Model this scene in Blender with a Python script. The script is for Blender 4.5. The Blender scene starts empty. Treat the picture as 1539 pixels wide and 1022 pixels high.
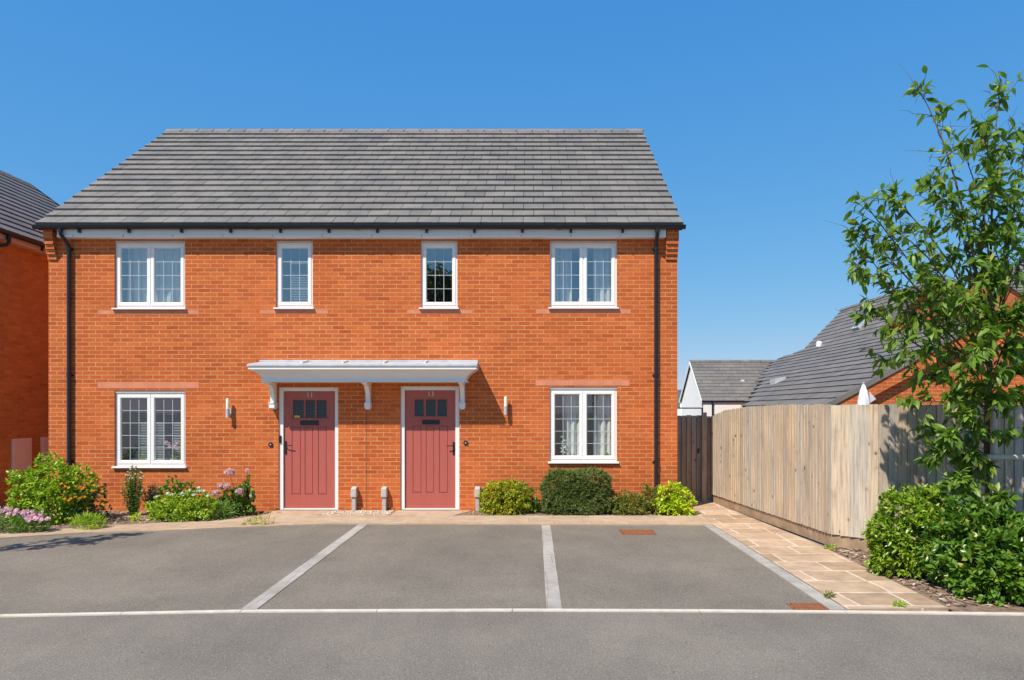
import bpy, math, random
import numpy as np
from mathutils import Vector
R = math.radians
sc = bpy.context.scene
col = sc.collection

# ------------------------------------------------------------------ camera, world, sun
F = 1100.0; CX = 798.0; CY = 616.0; CH = 1.85; CD = 13.4      # focal (px of a 1539 px wide picture), principal point, eye height, distance to the facade
cam = bpy.data.objects.new('camera', bpy.data.cameras.new('camera')); col.objects.link(cam); sc.camera = cam
cam.location = (0, -CD, CH); cam.rotation_euler = (R(90), 0, 0)
cam.data.sensor_width = 36; cam.data.lens = F/1539*36
cam.data.shift_x = (769.5-CX)/1539; cam.data.shift_y = (CY-511)/1539
cam.data.clip_start = .05; cam.data.clip_end = 2000
SUN = Vector((0.82, 1.0, -1.68)).normalized()                   # direction in which the light travels
elev = math.asin(-SUN.z)
w = bpy.data.worlds.new('World'); sc.world = w; w.use_nodes = True
nt = w.node_tree; bg = nt.nodes['Background']
sky = nt.nodes.new('ShaderNodeTexSky'); sky.sky_type = 'NISHITA'; sky.sun_disc = False
sky.sun_elevation = elev; sky.sun_rotation = math.atan2(-SUN.x, -SUN.y)
sky.altitude = 300; sky.air_density = 1.1; sky.dust_density = 0.0; sky.ozone_density = 6.0
sp_ = nt.nodes.new('ShaderNodeSeparateColor'); cb_ = nt.nodes.new('ShaderNodeCombineColor'); nt.links.new(sky.outputs[0], sp_.inputs[0])
for i_, (k_, a_) in enumerate(((1.02, .63), (.53, 1.80), (.22, 4.40))):       # grade of the clear sky: a * channel ^ k
    pw_ = nt.nodes.new('ShaderNodeMath'); pw_.operation = 'POWER'; nt.links.new(sp_.outputs[i_], pw_.inputs[0]); pw_.inputs[1].default_value = k_
    ml_ = nt.nodes.new('ShaderNodeMath'); ml_.operation = 'MULTIPLY'; nt.links.new(pw_.outputs[0], ml_.inputs[0]); ml_.inputs[1].default_value = a_; nt.links.new(ml_.outputs[0], cb_.inputs[i_])
nt.links.new(cb_.outputs[0], bg.inputs[0]); bg.inputs[1].default_value = 0.100
sun = bpy.data.objects.new('sun', bpy.data.lights.new('sun', 'SUN')); col.objects.link(sun)
sun.data.energy = 5.0; sun.data.angle = R(.53); sun.data.color = (1.0, .94, .84)
sun.rotation_euler = SUN.to_track_quat('-Z', 'Y').to_euler()
vs = sc.view_settings; vs.view_transform = 'Standard'; vs.look = 'None'; vs.exposure = 0.27; vs.gamma = 1; vs.use_curve_mapping = False

def X(u, D=CD): return (u-CX)*D/F
def Z(v, D=CD): return CH-(v-CY)*D/F
def GD(v): return CH*F/(v-CY)                                    # distance of a ground point seen at row v
def G(u, v, z=0): D = GD(v); return (X(u, D), D-CD, z)

# ------------------------------------------------------------------ materials
def mat(name, rough=.8, spec=.3):
    m = bpy.data.materials.new(name); m.use_nodes = True
    b = m.node_tree.nodes['Principled BSDF']; b.inputs['Roughness'].default_value = rough
    b.inputs['Specular IOR Level'].default_value = spec
    return m, m.node_tree, b
def N(t, typ, **k):
    n = t.nodes.new(typ)
    for a, v in k.items():
        if a in n.inputs.keys(): n.inputs[a].default_value = v
        else: setattr(n, a, v)
    return n
def L(t, a, b): t.links.new(a, b)
def ramp(t, fac, stops):
    r = t.nodes.new('ShaderNodeValToRGB'); e = r.color_ramp.elements
    while len(e) < len(stops): e.new(.5)
    for i, (p, c) in enumerate(stops): e[i].position = p; e[i].color = (*c, 1) if len(c) == 3 else c
    L(t, fac, r.inputs[0]); return r.outputs[0]
def mix(t, a, b, fac, mode='MIX'):
    m = t.nodes.new('ShaderNodeMix'); m.data_type = 'RGBA'; m.blend_type = mode
    for s, v in ((m.inputs[6], a), (m.inputs[7], b), (m.inputs[0], fac)):
        if hasattr(v, 'links'): L(t, v, s)
        else: s.default_value = (*v, 1) if isinstance(v, tuple) and len(v) == 3 else v
    return m.outputs[2]
def noise(t, scale, detail=3, vec=None, rough=.55):
    n = N(t, 'ShaderNodeTexNoise', Scale=scale, Detail=detail, Roughness=rough)
    if vec is not None: L(t, vec, n.inputs['Vector'])
    return n.outputs['Fac']
def bump(t, b, h, strength, dist=.01):
    n = N(t, 'ShaderNodeBump', Strength=strength, Distance=dist); L(t, h, n.inputs['Height']); L(t, n.outputs[0], b.inputs['Normal'])
def coords(t, kind='Object'): return t.nodes.new('ShaderNodeTexCoord').outputs[kind]
def island(t): return t.nodes.new('ShaderNodeNewGeometry').outputs['Random Per Island']
def mapv(t, vec, scale=(1,1,1), loc=(0,0,0), rot=(0,0,0)):
    m = t.nodes.new('ShaderNodeMapping'); m.inputs['Scale'].default_value = scale; m.inputs['Location'].default_value = loc; m.inputs['Rotation'].default_value = rot
    L(t, vec, m.inputs[0]); return m.outputs[0]

def plain(name, c, rough=.6, spec=.3, var=.08, nscale=8, bmp=0):
    m, t, b = mat(name, rough, spec)
    co = coords(t); n = noise(t, nscale, 4, co)
    lo = tuple(max(0, x*(1-var)) for x in c); hi = tuple(x*(1+var) for x in c)
    L(t, ramp(t, n, [(.3, lo), (.7, hi)]), b.inputs['Base Color'])
    if bmp: bump(t, b, noise(t, nscale*12, 4, co), bmp, .004)
    return m

def brick_mat(name, c1, c2, mort, bw=.2345, rh=.0755):
    m, t, b = mat(name, .88, .2)
    uv = coords(t, 'UV')
    wob = N(t, 'ShaderNodeTexNoise', Scale=9, Detail=2); L(t, uv, wob.inputs['Vector'])
    vm = t.nodes.new('ShaderNodeVectorMath'); vm.operation = 'MULTIPLY_ADD'
    L(t, wob.outputs['Color'], vm.inputs[0]); vm.inputs[1].default_value = (.006, .004, 0); L(t, uv, vm.inputs[2])
    br = N(t, 'ShaderNodeTexBrick', Scale=1.0); br.offset = .5; br.squash = 1
    br.inputs['Mortar Size'].default_value = .0058; br.inputs['Mortar Smooth'].default_value = .25
    br.inputs['Brick Width'].default_value = bw; br.inputs['Row Height'].default_value = rh
    br.inputs['Color1'].default_value = (0,0,0,1); br.inputs['Color2'].default_value = (1,1,1,1); br.inputs['Mortar'].default_value = (.5,.5,.5,1)
    L(t, vm.outputs[0], br.inputs['Vector'])
    mid = tuple((a+b_)/2 for a, b_ in zip(c1, c2))
    cb = ramp(t, br.outputs['Color'], [(0, c1), (.25, mid), (.5, c2), (.62, tuple(x*.92 for x in mid)), (.8, (mid[0]*1.07, mid[1]*1.16, mid[2]*1.15)), (1, tuple(x*.87 for x in c2))])
    big = noise(t, .9, 4, uv)
    cb = mix(t, cb, ramp(t, big, [(.3, (.84,.82,.80)), (.7, (1.10,1.10,1.10))]), 1.0, 'MULTIPLY')
    streak = noise(t, 1, 5, mapv(t, uv, (7, 70, 1)))
    cb = mix(t, cb, ramp(t, streak, [(.28, (.84,.78,.74)), (.5, (1,1,1)), (.75, (1.14,1.16,1.16))]), .85, 'MULTIPLY')
    mo = mix(t, mix(t, mort, mid, ramp(t, noise(t, 1.7, 4, uv), [(.42, (0,0,0)), (.75, (.7,.7,.7))])), tuple(x*.6 for x in mort), ramp(t, noise(t, 9, 4, uv), [(.4,(0,0,0)),(.8,(1,1,1))]))
    L(t, mix(t, cb, mo, br.outputs['Fac']), b.inputs['Base Color'])
    inv = t.nodes.new('ShaderNodeMath'); inv.operation = 'MULTIPLY_ADD'; L(t, br.outputs['Fac'], inv.inputs[0]); inv.inputs[1].default_value = -1
    L(t, noise(t, 160, 4, uv), inv.inputs[2])
    bump(t, b, inv.outputs[0], .55, .006)
    return m

def tile_mat(name, c):
    m, t, b = mat(name, .62, .35)
    co = coords(t); isl = island(t)
    a = ramp(t, isl, [(0, tuple(x*.88 for x in c)), (.35, c), (.7, (c[0]*1.05, c[1]*1.03, c[2]*1.01)), (1, tuple(x*1.12 for x in c))])
    n = noise(t, 2.2, 5, co)
    a = mix(t, a, ramp(t, n, [(.3, (.82,.82,.84)), (.7, (1.14,1.12,1.08))]), 1, 'MULTIPLY')
    n2 = noise(t, 30, 5, co)
    a = mix(t, a, ramp(t, n2, [(.35, (.85,.85,.85)), (.65, (1.1,1.1,1.1))]), 1, 'MULTIPLY')
    lich = noise(t, 7, 6, co, .7)
    a = mix(t, a, (.22,.17,.10), ramp(t, lich, [(.66, (0,0,0)), (.76, (.45,.45,.45))]))
    L(t, a, b.inputs['Base Color']); bump(t, b, n2, .25, .004)
    return m

def asphalt_mat(name, c, patch):
    m, t, b = mat(name, .9, .25)
    co = coords(t)
    v = N(t, 'ShaderNodeTexVoronoi', Scale=95); L(t, co, v.inputs['Vector'])
    a = ramp(t, noise(t, 75, 5, co, .7), [(.3, tuple(x*.62 for x in c)), (.5, c), (.72, tuple(x*1.45 for x in c))])
    a = mix(t, a, mix(t, (.72,.70,.67), (1.3,1.3,1.3), v.outputs['Color']), .6, 'MULTIPLY')
    a = mix(t, a, ramp(t, noise(t, .55, 5, co, .6), [(.3, tuple(1-patch for _ in range(3))), (.7, (1+patch, 1+patch*.95, 1+patch*.85))]), 1, 'MULTIPLY')
    a = mix(t, a, ramp(t, noise(t, 3.2, 4, mapv(t, co, (1, .35, 1)), .6), [(.35, (.94,.94,.95)), (.68, (1.05,1.04,1.03))]), 1, 'MULTIPLY')
    st_ = noise(t, 1.3, 6, co, .7); a = mix(t, a, (.66,.64,.62), ramp(t, st_, [(.60, (0,0,0)), (.74, (.5,.5,.5))]), 'MULTIPLY')
    sp = N(t, 'ShaderNodeTexVoronoi', Scale=5.5); L(t, co, sp.inputs['Vector']); a = mix(t, a, (.35,.33,.31), ramp(t, sp.outputs['Distance'], [(.035, (.7,.7,.7)), (.07, (0,0,0))]), 'MULTIPLY')
    gr_ = N(t, 'ShaderNodeTexVoronoi', Scale=38); L(t, co, gr_.inputs['Vector']); a = mix(t, a, (.5,.47,.43), ramp(t, gr_.outputs['Distance'], [(.10, (.7,.7,.7)), (.16, (0,0,0))]))
    L(t, a, b.inputs['Base Color']); bump(t, b, v.outputs['Distance'], .5, .004)
    return m

def slab_mat(name, c1, c2, joint, bw, rh, ms, rot=0, stain=.5):
    m, t, b = mat(name, .85, .25)
    uv = coords(t, 'UV'); vv = mapv(t, uv, rot=(0,0,rot))
    wob = N(t, 'ShaderNodeTexNoise', Scale=3.0, Detail=3); L(t, vv, wob.inputs['Vector'])
    vm = t.nodes.new('ShaderNodeVectorMath'); vm.operation = 'MULTIPLY_ADD'
    L(t, wob.outputs['Color'], vm.inputs[0]); vm.inputs[1].default_value = (.07, .06, 0); L(t, vv, vm.inputs[2])
    br = N(t, 'ShaderNodeTexBrick', Scale=1.0); br.offset = .30; br.squash = 1.5; br.squash_frequency = 3
    br.inputs['Mortar Size'].default_value = ms; br.inputs['Mortar Smooth'].default_value = .5
    br.inputs['Brick Width'].default_value = bw; br.inputs['Row Height'].default_value = rh
    br.inputs['Color1'].default_value = (*c1,1); br.inputs['Color2'].default_value = (*c2,1); br.inputs['Mortar'].default_value = (*joint,1)
    L(t, vm.outputs[0], br.inputs['Vector'])
    a = mix(t, br.outputs['Color'], ramp(t, noise(t, 5, 6, uv, .65), [(.3, (.78,.74,.70)), (.5, (1,1,1)), (.72, (1.25,1.24,1.2))]), stain, 'MULTIPLY')
    a = mix(t, a, ramp(t, noise(t, 1.1, 3, uv), [(.3, (.86,.84,.82)), (.7, (1.12,1.12,1.12))]), stain, 'MULTIPLY')
    L(t, a, b.inputs['Base Color']); bump(t, b, noise(t, 40, 5, uv), .35, .004)
    return m

def wood_mat(name, ca, cb_, cc, knots=True):
    m, t, b = mat(name, .85, .2)
    uv = coords(t, 'UV'); isl = island(t)
    a = ramp(t, isl, [(0, ca), (.35, cb_), (.65, tuple((x+y)/2*1.12 for x, y in zip(ca, cb_))), (1, cc)])
    g = noise(t, 1, 6, mapv(t, uv, (46, 1.6, 1)), .65)
    a = mix(t, a, ramp(t, g, [(.30, (.58,.55,.52)), (.50, (1,1,1)), (.72, (1.25,1.25,1.25))]), 1.0, 'MULTIPLY')
    a = mix(t, a, ramp(t, noise(t, 1.6, 4, uv), [(.3, (.84,.84,.84)), (.7, (1.10,1.07,1.0))]), 1, 'MULTIPLY')
    if knots:
        v = N(t, 'ShaderNodeTexVoronoi', Scale=1); v.inputs['Randomness'].default_value = 1; L(t, mapv(t, uv, (8.5, 5.5, 1)), v.inputs['Vector'])
        k = ramp(t, v.outputs['Distance'], [(.09, (1,1,1)), (.16, (0,0,0))])
        sel = ramp(t, v.outputs['Color'], [(.40, (0,0,0)), (.45, (.8,.8,.8))])
        a = mix(t, a, (.10,.06,.035), mix(t, k, sel, 1.0, 'MULTIPLY'))
        ring = ramp(t, v.outputs['Distance'], [(.11, (.82,.76,.70)), (.3, (1,1,1))])
        a = mix(t, a, ring, .6, 'MULTIPLY')
    L(t, a, b.inputs['Base Color']); bump(t, b, g, .4, .004)
    return m

def leaf_mat(name, ca, cb_, cc=None, rough=.42, trans=.28, spec=.4):
    m, t, b = mat(name, rough, spec)
    isl = island(t); cc = cc or cb_
    a = ramp(t, isl, [(0, ca), (.5, cb_), (.92, cb_), (1, cc)])
    L(t, mix(t, a, ramp(t, noise(t, 3, 3, coords(t)), [(.3, (.75,.8,.7)), (.7, (1.25,1.2,1.2))]), 1, 'MULTIPLY'), b.inputs['Base Color'])
    tr = t.nodes.new('ShaderNodeBsdfTranslucent'); L(t, mix(t, a, (1.2, 1.5, .5), 1, 'MULTIPLY'), tr.inputs[0])
    ms = t.nodes.new('ShaderNodeMixShader'); ms.inputs[0].default_value = trans
    out = t.nodes['Material Output']; L(t, b.outputs[0], ms.inputs[1]); L(t, tr.outputs[0], ms.inputs[2]); L(t, ms.outputs[0], out.inputs[0])
    return m

def glass_mat(name, refl=.16, tint=(.86,.9,.9)):
    m = bpy.data.materials.new(name); m.use_nodes = True; t = m.node_tree; t.nodes.remove(t.nodes['Principled BSDF'])
    tr = t.nodes.new('ShaderNodeBsdfTransparent'); tr.inputs[0].default_value = (*tint, 1)
    gl = t.nodes.new('ShaderNodeBsdfGlossy'); gl.inputs['Roughness'].default_value = .01; gl.inputs[0].default_value = (1,1,1,1)
    bm = N(t, 'ShaderNodeBump', Strength=.06, Distance=.02); L(t, noise(t, 1.4, 2, coords(t)), bm.inputs['Height']); L(t, bm.outputs[0], gl.inputs['Normal'])
    lw = N(t, 'ShaderNodeLayerWeight', Blend=.5); pw = t.nodes.new('ShaderNodeMath'); pw.operation = 'POWER'; L(t, lw.outputs['Facing'], pw.inputs[0]); pw.inputs[1].default_value = 4.0
    ad = t.nodes.new('ShaderNodeMath'); ad.operation = 'MULTIPLY_ADD'; ad.use_clamp = True; L(t, pw.outputs[0], ad.inputs[0]); ad.inputs[1].default_value = .7; ad.inputs[2].default_value = refl+.03
    ms = t.nodes.new('ShaderNodeMixShader'); L(t, ad.outputs[0], ms.inputs[0]); L(t, tr.outputs[0], ms.inputs[1]); L(t, gl.outputs[0], ms.inputs[2])
    L(t, ms.outputs[0], t.nodes['Material Output'].inputs[0]); return m

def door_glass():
    m, t, b = mat('reflection_striped_door_glass', .05, .8)
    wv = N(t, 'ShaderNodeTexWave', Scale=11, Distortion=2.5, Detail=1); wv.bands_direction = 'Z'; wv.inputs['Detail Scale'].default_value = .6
    L(t, coords(t), wv.inputs['Vector']); L(t, ramp(t, wv.outputs['Fac'], [(.35,(.008,.014,.014)),(.85,(.03,.045,.045))]), b.inputs['Base Color']); bump(t, b, wv.outputs['Fac'], .6, .006)  # striped reflections and blind slats painted as lighter waves in the base colour
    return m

M = dict(
 brick=brick_mat('orange_brick', (.61,.150,.038), (.49,.104,.027), (.74,.37,.17)),
 brick_side=brick_mat('neighbour_brick', (.62,.235,.060), (.52,.175,.042), (.52,.30,.13)),
 stone=plain('pink_cast_stone', (.62,.235,.13), .85, .2, .12, 5, .3),
 tile=tile_mat('grey_concrete_tile', (.195,.178,.160)),
 tile_far=tile_mat('dark_slate_tile', (.175,.160,.146)),
 white=plain('white_upvc', (.84,.815,.775), .32, .45, .02),
 fascia=plain('white_fascia_board', (.82,.78,.73), .4, .4, .04),
 cream=plain('beige_painted_trim', (.62,.50,.40), .6, .3, .05),
 black=plain('black_gutter_plastic', (.012,.013,.016), .28, .5, .15),
 red=None,
 lead=plain('grey_lead_sheet', (.46,.48,.50), .45, .4, .15, 6),
 metal=None,
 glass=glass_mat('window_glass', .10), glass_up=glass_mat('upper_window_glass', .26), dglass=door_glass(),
 leadbar=plain('lead_glazing_strip', (.50,.52,.54), .45, .5, .1),
 room=plain('interior_wall_paint', (.62,.62,.60), .9, .1, .05),
 curtain=plain('net_curtain_cloth', (.74,.74,.70), .9, .1, .06, 3),
 blind=plain('pale_blind_slat', (.66,.69,.72), .5, .3, .04),
 greyblind=plain('grey_blind_slat', (.50,.54,.58), .5, .3, .04),
 frost=plain('frosted_lamp_shade', (.80,.74,.58), .25, .5, .03),
 steel=plain('brushed_steel', (.45,.44,.43), .3, .6, .08),
 post=plain('grey_concrete_post', (.46,.42,.37), .85, .2, .15, 14, .4),
 render=plain('white_render', (.86,.84,.79), .9, .2, .04, 3, .2),
 asphalt=asphalt_mat('bay_asphalt', (.185,.160,.128), .17),
 road=asphalt_mat('road_asphalt', (.188,.163,.135), .17),
 kerb=plain('pale_kerb_concrete', (.60,.52,.43), .85, .2, .12, 9, .4),
 bayline=slab_mat('grey_block_strip', (.35,.32,.28), (.40,.37,.33), (.26,.235,.20), .2, .5, .006, 0, .8),
 slab=slab_mat('buff_paving_slab', (.42,.30,.20), (.47,.35,.24), (.30,.21,.14), .60, .45, .006, 0, .7),
 sand=slab_mat('sandstone_flag', (.365,.25,.158), (.50,.36,.245), (.63,.51,.40), .52, .50, .018, 0, 1.0),
 soil=plain('bark_soil', (.22,.150,.105), .95, .1, .45, 12, 1),
 grass=plain('pale_ground', (.24,.22,.19), .95, .1, .3, 3, 1),
 fence=wood_mat('weathered_fence_wood', (.43,.365,.30), (.59,.46,.325), (.48,.43,.375)),
 fence2=wood_mat('tan_fence_wood', (.46,.34,.21), (.54,.40,.25), (.42,.32,.22)),
 darkwood=wood_mat('dark_gate_wood', (.36,.28,.22), (.42,.33,.26), (.32,.28,.25)),
 board=plain('gravel_board_wood', (.34,.23,.15), .9, .2, .25, 6, .6),
 rust=plain('rusty_iron', (.27,.10,.04), .8, .3, .35, 30, .5),
 bark=plain('grey_tree_bark', (.15,.11,.09), .9, .2, .3, 18, .8),
 twig=plain('brown_twig', (.12,.085,.055), .8, .2, .3, 10),
 paletimber=plain('pale_round_timber', (.52,.43,.34), .8, .2, .15, 9, .4),
 box=plain('brown_meter_box', (.82,.62,.50), .6, .3, .04),
 parasol=plain('white_parasol_cloth', (.74,.73,.74), .9, .1, .04),
 yellow=plain('yellow_card', (.80,.45,.10), .6, .2, .02),
 dark=plain('dark_opening', (.02,.02,.022), .6, .3, .2),
 pot=plain('white_glazed_pot', (.75,.75,.76), .25, .5, .02),
)
def red_door():
    m, t, b = mat('dusty_red_door_paint', .42, .4)
    co = coords(t); n = noise(t, 1, 6, mapv(t, co, (120, 120, 4)))
    L(t, ramp(t, n, [(.3, (.385,.094,.072)), (.7, (.46,.116,.088))]), b.inputs['Base Color']); bump(t, b, n, .25, .002); return m
M['red'] = red_door()
def mulch_mat():
    m, t, b = mat('bark_chip', .9, .15)
    L(t, ramp(t, island(t), [(0, (.14,.09,.06)), (.4, (.30,.20,.14)), (.8, (.44,.32,.24)), (1, (.62,.50,.40))]), b.inputs['Base Color']); return m
M['mulch'] = mulch_mat()
def pebble_mat():
    m, t, b = mat('buff_pebble', .8, .25)
    L(t, ramp(t, island(t), [(0, (.28,.19,.12)), (.4, (.50,.38,.26)), (.8, (.62,.50,.38)), (1, (.72,.66,.58))]), b.inputs['Base Color']); return m
M['pebble'] = pebble_mat()
def petal(name, a, b_): return leaf_mat(name, a, b_, None, .6, .3, .2)

# ------------------------------------------------------------------ object helpers
ORG = {}
def tag(o, label=None, cat=None, group=None, kind=None):
    if label: o['label'] = label
    if cat: o['category'] = cat
    if group: o['group'] = group
    if kind: o['kind'] = kind
    return o
def thing(name, loc, label, cat, group=None):
    o = bpy.data.objects.new(name, None); col.objects.link(o); o.location = loc; o.empty_display_size = .1
    ORG[o.name] = Vector(loc); return tag(o, label, cat, group)
def link(name, me, m, parent=None, smooth=False):
    o = bpy.data.objects.new(name, me); col.objects.link(o)
    if m: me.materials.append(m)
    if smooth:
        for p in me.polygons: p.use_smooth = True
    if parent is not None:
        org = ORG[parent.name]; o.parent = parent; ORG[o.name] = org
        if org.length > 1e-6:
            n = len(me.vertices); a = np.empty(n*3); me.vertices.foreach_get('co', a); a = a.reshape(-1,3)-np.array(org); me.vertices.foreach_set('co', a.ravel())
    else: ORG[o.name] = Vector((0,0,0))
    return o
class MB:
    def __init__(s): s.v = []; s.f = []; s.uvo = {}; s.cuv = 0; s.off = []
    def quad(s, *p, off=(0,0)):
        i = len(s.v); s.v += [tuple(q) for q in p]; s.f.append(tuple(range(i, i+len(p)))); s.off.append(off); return s
    def box(s, x0, x1, y0, y1, z0, z1, off=(0,0)):
        i = len(s.v)
        s.v += [(x0,y0,z0),(x1,y0,z0),(x1,y1,z0),(x0,y1,z0),(x0,y0,z1),(x1,y0,z1),(x1,y1,z1),(x0,y1,z1)]
        for f in ((0,3,2,1),(4,5,6,7),(0,1,5,4),(1,2,6,5),(2,3,7,6),(3,0,4,7)): s.f.append(tuple(i+k for k in f)); s.off.append(off)
        return s
    def hexa(s, pts, off=(0,0)):                                  # 8 corners, bottom loop then top loop
        i = len(s.v); s.v += [tuple(p) for p in pts]
        for f in ((0,3,2,1),(4,5,6,7),(0,1,5,4),(1,2,6,5),(2,3,7,6),(3,0,4,7)): s.f.append(tuple(i+k for k in f)); s.off.append(off)
        return s
    def prism(s, prof, x0, x1, axis='x'):                         # prof in the two other axes
        i = len(s.v); n = len(prof)
        for xx in (x0, x1):
            for a, b in prof: s.v.append((xx,a,b) if axis == 'x' else ((a,xx,b) if axis == 'y' else (a,b,xx)))
        for k in range(n): s.f.append((i+k, i+(k+1)%n, i+n+(k+1)%n, i+n+k)); s.off.append((0,0))
        s.f.append(tuple(i+k for k in reversed(range(n)))); s.f.append(tuple(i+n+k for k in range(n))); s.off += [(0,0),(0,0)]
        return s
    def tube(s, path, rad, n=10, cap=True):
        P = [Vector(p) for p in path]; rr = rad if isinstance(rad, (list, tuple)) else [rad]*len(P); i0 = len(s.v); prev = None
        for k, p in enumerate(P):
            d = (P[min(k+1, len(P)-1)]-P[max(k-1, 0)]).normalized()
            a = d.cross(Vector((0,0,1)) if abs(d.z) < .95 else Vector((0,1,0))).normalized() if prev is None else (prev-d*prev.dot(d)).normalized()
            prev = a; b = d.cross(a)
            for j in range(n):
                t = 2*math.pi*j/n; s.v.append(tuple(p+(a*math.cos(t)+b*math.sin(t))*rr[k]))
        for k in range(len(P)-1):
            for j in range(n):
                a = i0+k*n+j; b = i0+k*n+(j+1)%n; s.f.append((a, b, b+n, a+n)); s.off.append((0,0))
        if cap:
            s.f.append(tuple(i0+j for j in reversed(range(n)))); s.f.append(tuple(i0+(len(P)-1)*n+j for j in range(n))); s.off += [(0,0)]*2
        return s
    def lathe(s, c, prof, n=14):
        i0 = len(s.v)
        for r_, z in prof:
            for j in range(n): t = 2*math.pi*j/n; s.v.append((c[0]+r_*math.cos(t), c[1]+r_*math.sin(t), c[2]+z))
        for k in range(len(prof)-1):
            for j in range(n):
                a = i0+k*n+j; b = i0+k*n+(j+1)%n; s.f.append((a,b,b+n,a+n)); s.off.append((0,0))
        s.f.append(tuple(i0+j for j in reversed(range(n)))); s.f.append(tuple(i0+(len(prof)-1)*n+j for j in range(n))); s.off += [(0,0)]*2
        return s
    def build(s, name, m, parent=None, smooth=False, bevel=0):
        me = bpy.data.meshes.new(name); me.from_pydata(s.v, [], s.f); me.update()
        uv = me.uv_layers.new(name='UVMap')
        for p in me.polygons:
            n = p.normal; ax = max(range(3), key=lambda k: abs(n[k])); o = s.off[p.index] if p.index < len(s.off) else (0,0)
            for li in p.loop_indices:
                c = me.vertices[me.loops[li].vertex_index].co
                a = (c.y, c.z) if ax == 0 else ((c.x, c.z) if ax == 1 else (c.x, c.y))
                uv.data[li].uv = (a[0]+o[0], a[1]+o[1])
        o = link(name, me, m, parent, smooth)
        if smooth:
            try: me.set_sharp_from_angle(angle=R(38))
            except Exception: pass
        if bevel:
            b = o.modifiers.new('bevel', 'BEVEL'); b.width = bevel; b.segments = 2; b.limit_method = 'ANGLE'; b.angle_limit = R(40)
        return o
def copy_part(o, dx, dy=0, dz=0):
    c = o.copy(); col.objects.link(c); c.parent = o.parent; c.location = (o.location.x+dx, o.location.y+dy, o.location.z+dz); ORG[c.name] = ORG[o.name]; return c
def unit(a): return a/np.maximum(np.linalg.norm(a, axis=-1, keepdims=True), 1e-9)
def leaves(name, P, D, Ln, Wd, m, parent=None, seed=0, simple=False, flat=.6, fold=.25, curl=.25, label=None):
    """one mesh of leaf-shaped blades: P base points, D directions, Ln lengths, Wd half widths"""
    rg = np.random.default_rng(seed); n = len(P); D = unit(D)
    up = unit(np.array([0,0,1.0])*flat+rg.normal(0, .45, (n,3)))
    S = unit(np.cross(D, up)); U = np.cross(S, D); Ln = np.broadcast_to(Ln, (n,))[:,None]; Wd = np.broadcast_to(Wd, (n,))[:,None]
    rows = [(0,.06),(.5,1),(1,.04)] if simple else [(0,.05),(.3,.9),(.65,.85),(1,.03)]
    V = []
    for t, wv in rows:
        c = P+D*Ln*t-U*Ln*curl*t*t
        if simple and t in (0,1): V += [c]
        else: V += [c-S*Wd*wv+U*Wd*fold*wv] + ([] if simple else [c]) + [c+S*Wd*wv+U*Wd*fold*wv]
    if simple: fs = [(0,1,3,2)]; nv = 4
    else:
        nv = 12; fs = []
        for r_ in range(3):
            for k in range(2): a = r_*3+k; fs.append((a, a+1, a+4, a+3))
    V = np.stack(V, 1).reshape(-1,3)
    Fq = (np.arange(n)[:,None,None]*nv+np.array(fs)[None]).reshape(-1,4)
    me = bpy.data.meshes.new(name); me.vertices.add(len(V)); me.vertices.foreach_set('co', V.ravel())
    me.loops.add(Fq.size); me.loops.foreach_set('vertex_index', Fq.ravel().astype(np.int32))
    me.polygons.add(len(Fq)); me.polygons.foreach_set('loop_start', np.arange(0, Fq.size, 4, dtype=np.int32))
    me.update(calc_edges=True); me.validate()
    o = link(name, me, m, parent, not simple)
    if label: o['label'] = label
    return o

# ------------------------------------------------------------------ building helpers
def tiles(mb, O, u, v, ulen, vlen, tw=.36, gauge=.318, keep=None, th=.046, seed=1, stag=True, ext=0):
    rg = random.Random(seed); O = Vector(O); u = Vector(u).normalized(); v = Vector(v).normalized(); n = u.cross(v); n = n if n.z > 0 else -n
    rows = int(round(vlen/gauge)); g = vlen/rows
    for r_ in range(rows):
        x = -(tw/2 if (stag and r_ % 2) else 0)
        while x < ulen-1e-4:
            a, b = max(x, 0), min(x+tw, ulen); x += tw
            if b-a < .03: continue
            if keep and not keep(O+u*((a+b)/2)+v*(r_+.5)*g): continue
            lo, hi = r_*g-(.02 if r_ == 0 else 0), (r_+1)*g+.03
            j = rg.uniform(-.003, .003); k = rg.uniform(-.0022, .0022); a += .0045; b -= .0045
            p = lambda s, t, h: tuple(O+u*s+v*t+n*h)
            mb.hexa([p(a,lo,.0), p(b,lo,.0), p(b,hi,-.012), p(a,hi,-.012), p(a,lo+j,th+k), p(b,lo+j,th-k), p(b,hi,.004), p(a,hi,.004)])
    return mb
def wall_holes(mb, x0, x1, z0, z1, holes, y=0, depth=.11):
    xs = sorted({x0, x1, *[h[0] for h in holes], *[h[1] for h in holes]}); zs = sorted({z0, z1, *[h[2] for h in holes], *[h[3] for h in holes]})
    for a, b in zip(xs, xs[1:]):
        for c, d in zip(zs, zs[1:]):
            if any(h[0] <= (a+b)/2 <= h[1] and h[2] <= (c+d)/2 <= h[3] for h in holes): continue
            mb.quad((a,y,c),(b,y,c),(b,y,d),(a,y,d)); mb.quad((b,y+.28,c),(a,y+.28,c),(a,y+.28,d),(b,y+.28,d))
    for (a,b,c,d) in holes:
        e = y+.28
        mb.quad((a,y,c),(a,y,d),(a,e,d),(a,e,c)); mb.quad((b,y,d),(b,y,c),(b,e,c),(b,e,d))
        mb.quad((a,y,d),(b,y,d),(b,e,d),(a,e,d)); mb.quad((b,y,c),(a,y,c),(a,e,c),(b,e,c))
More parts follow.
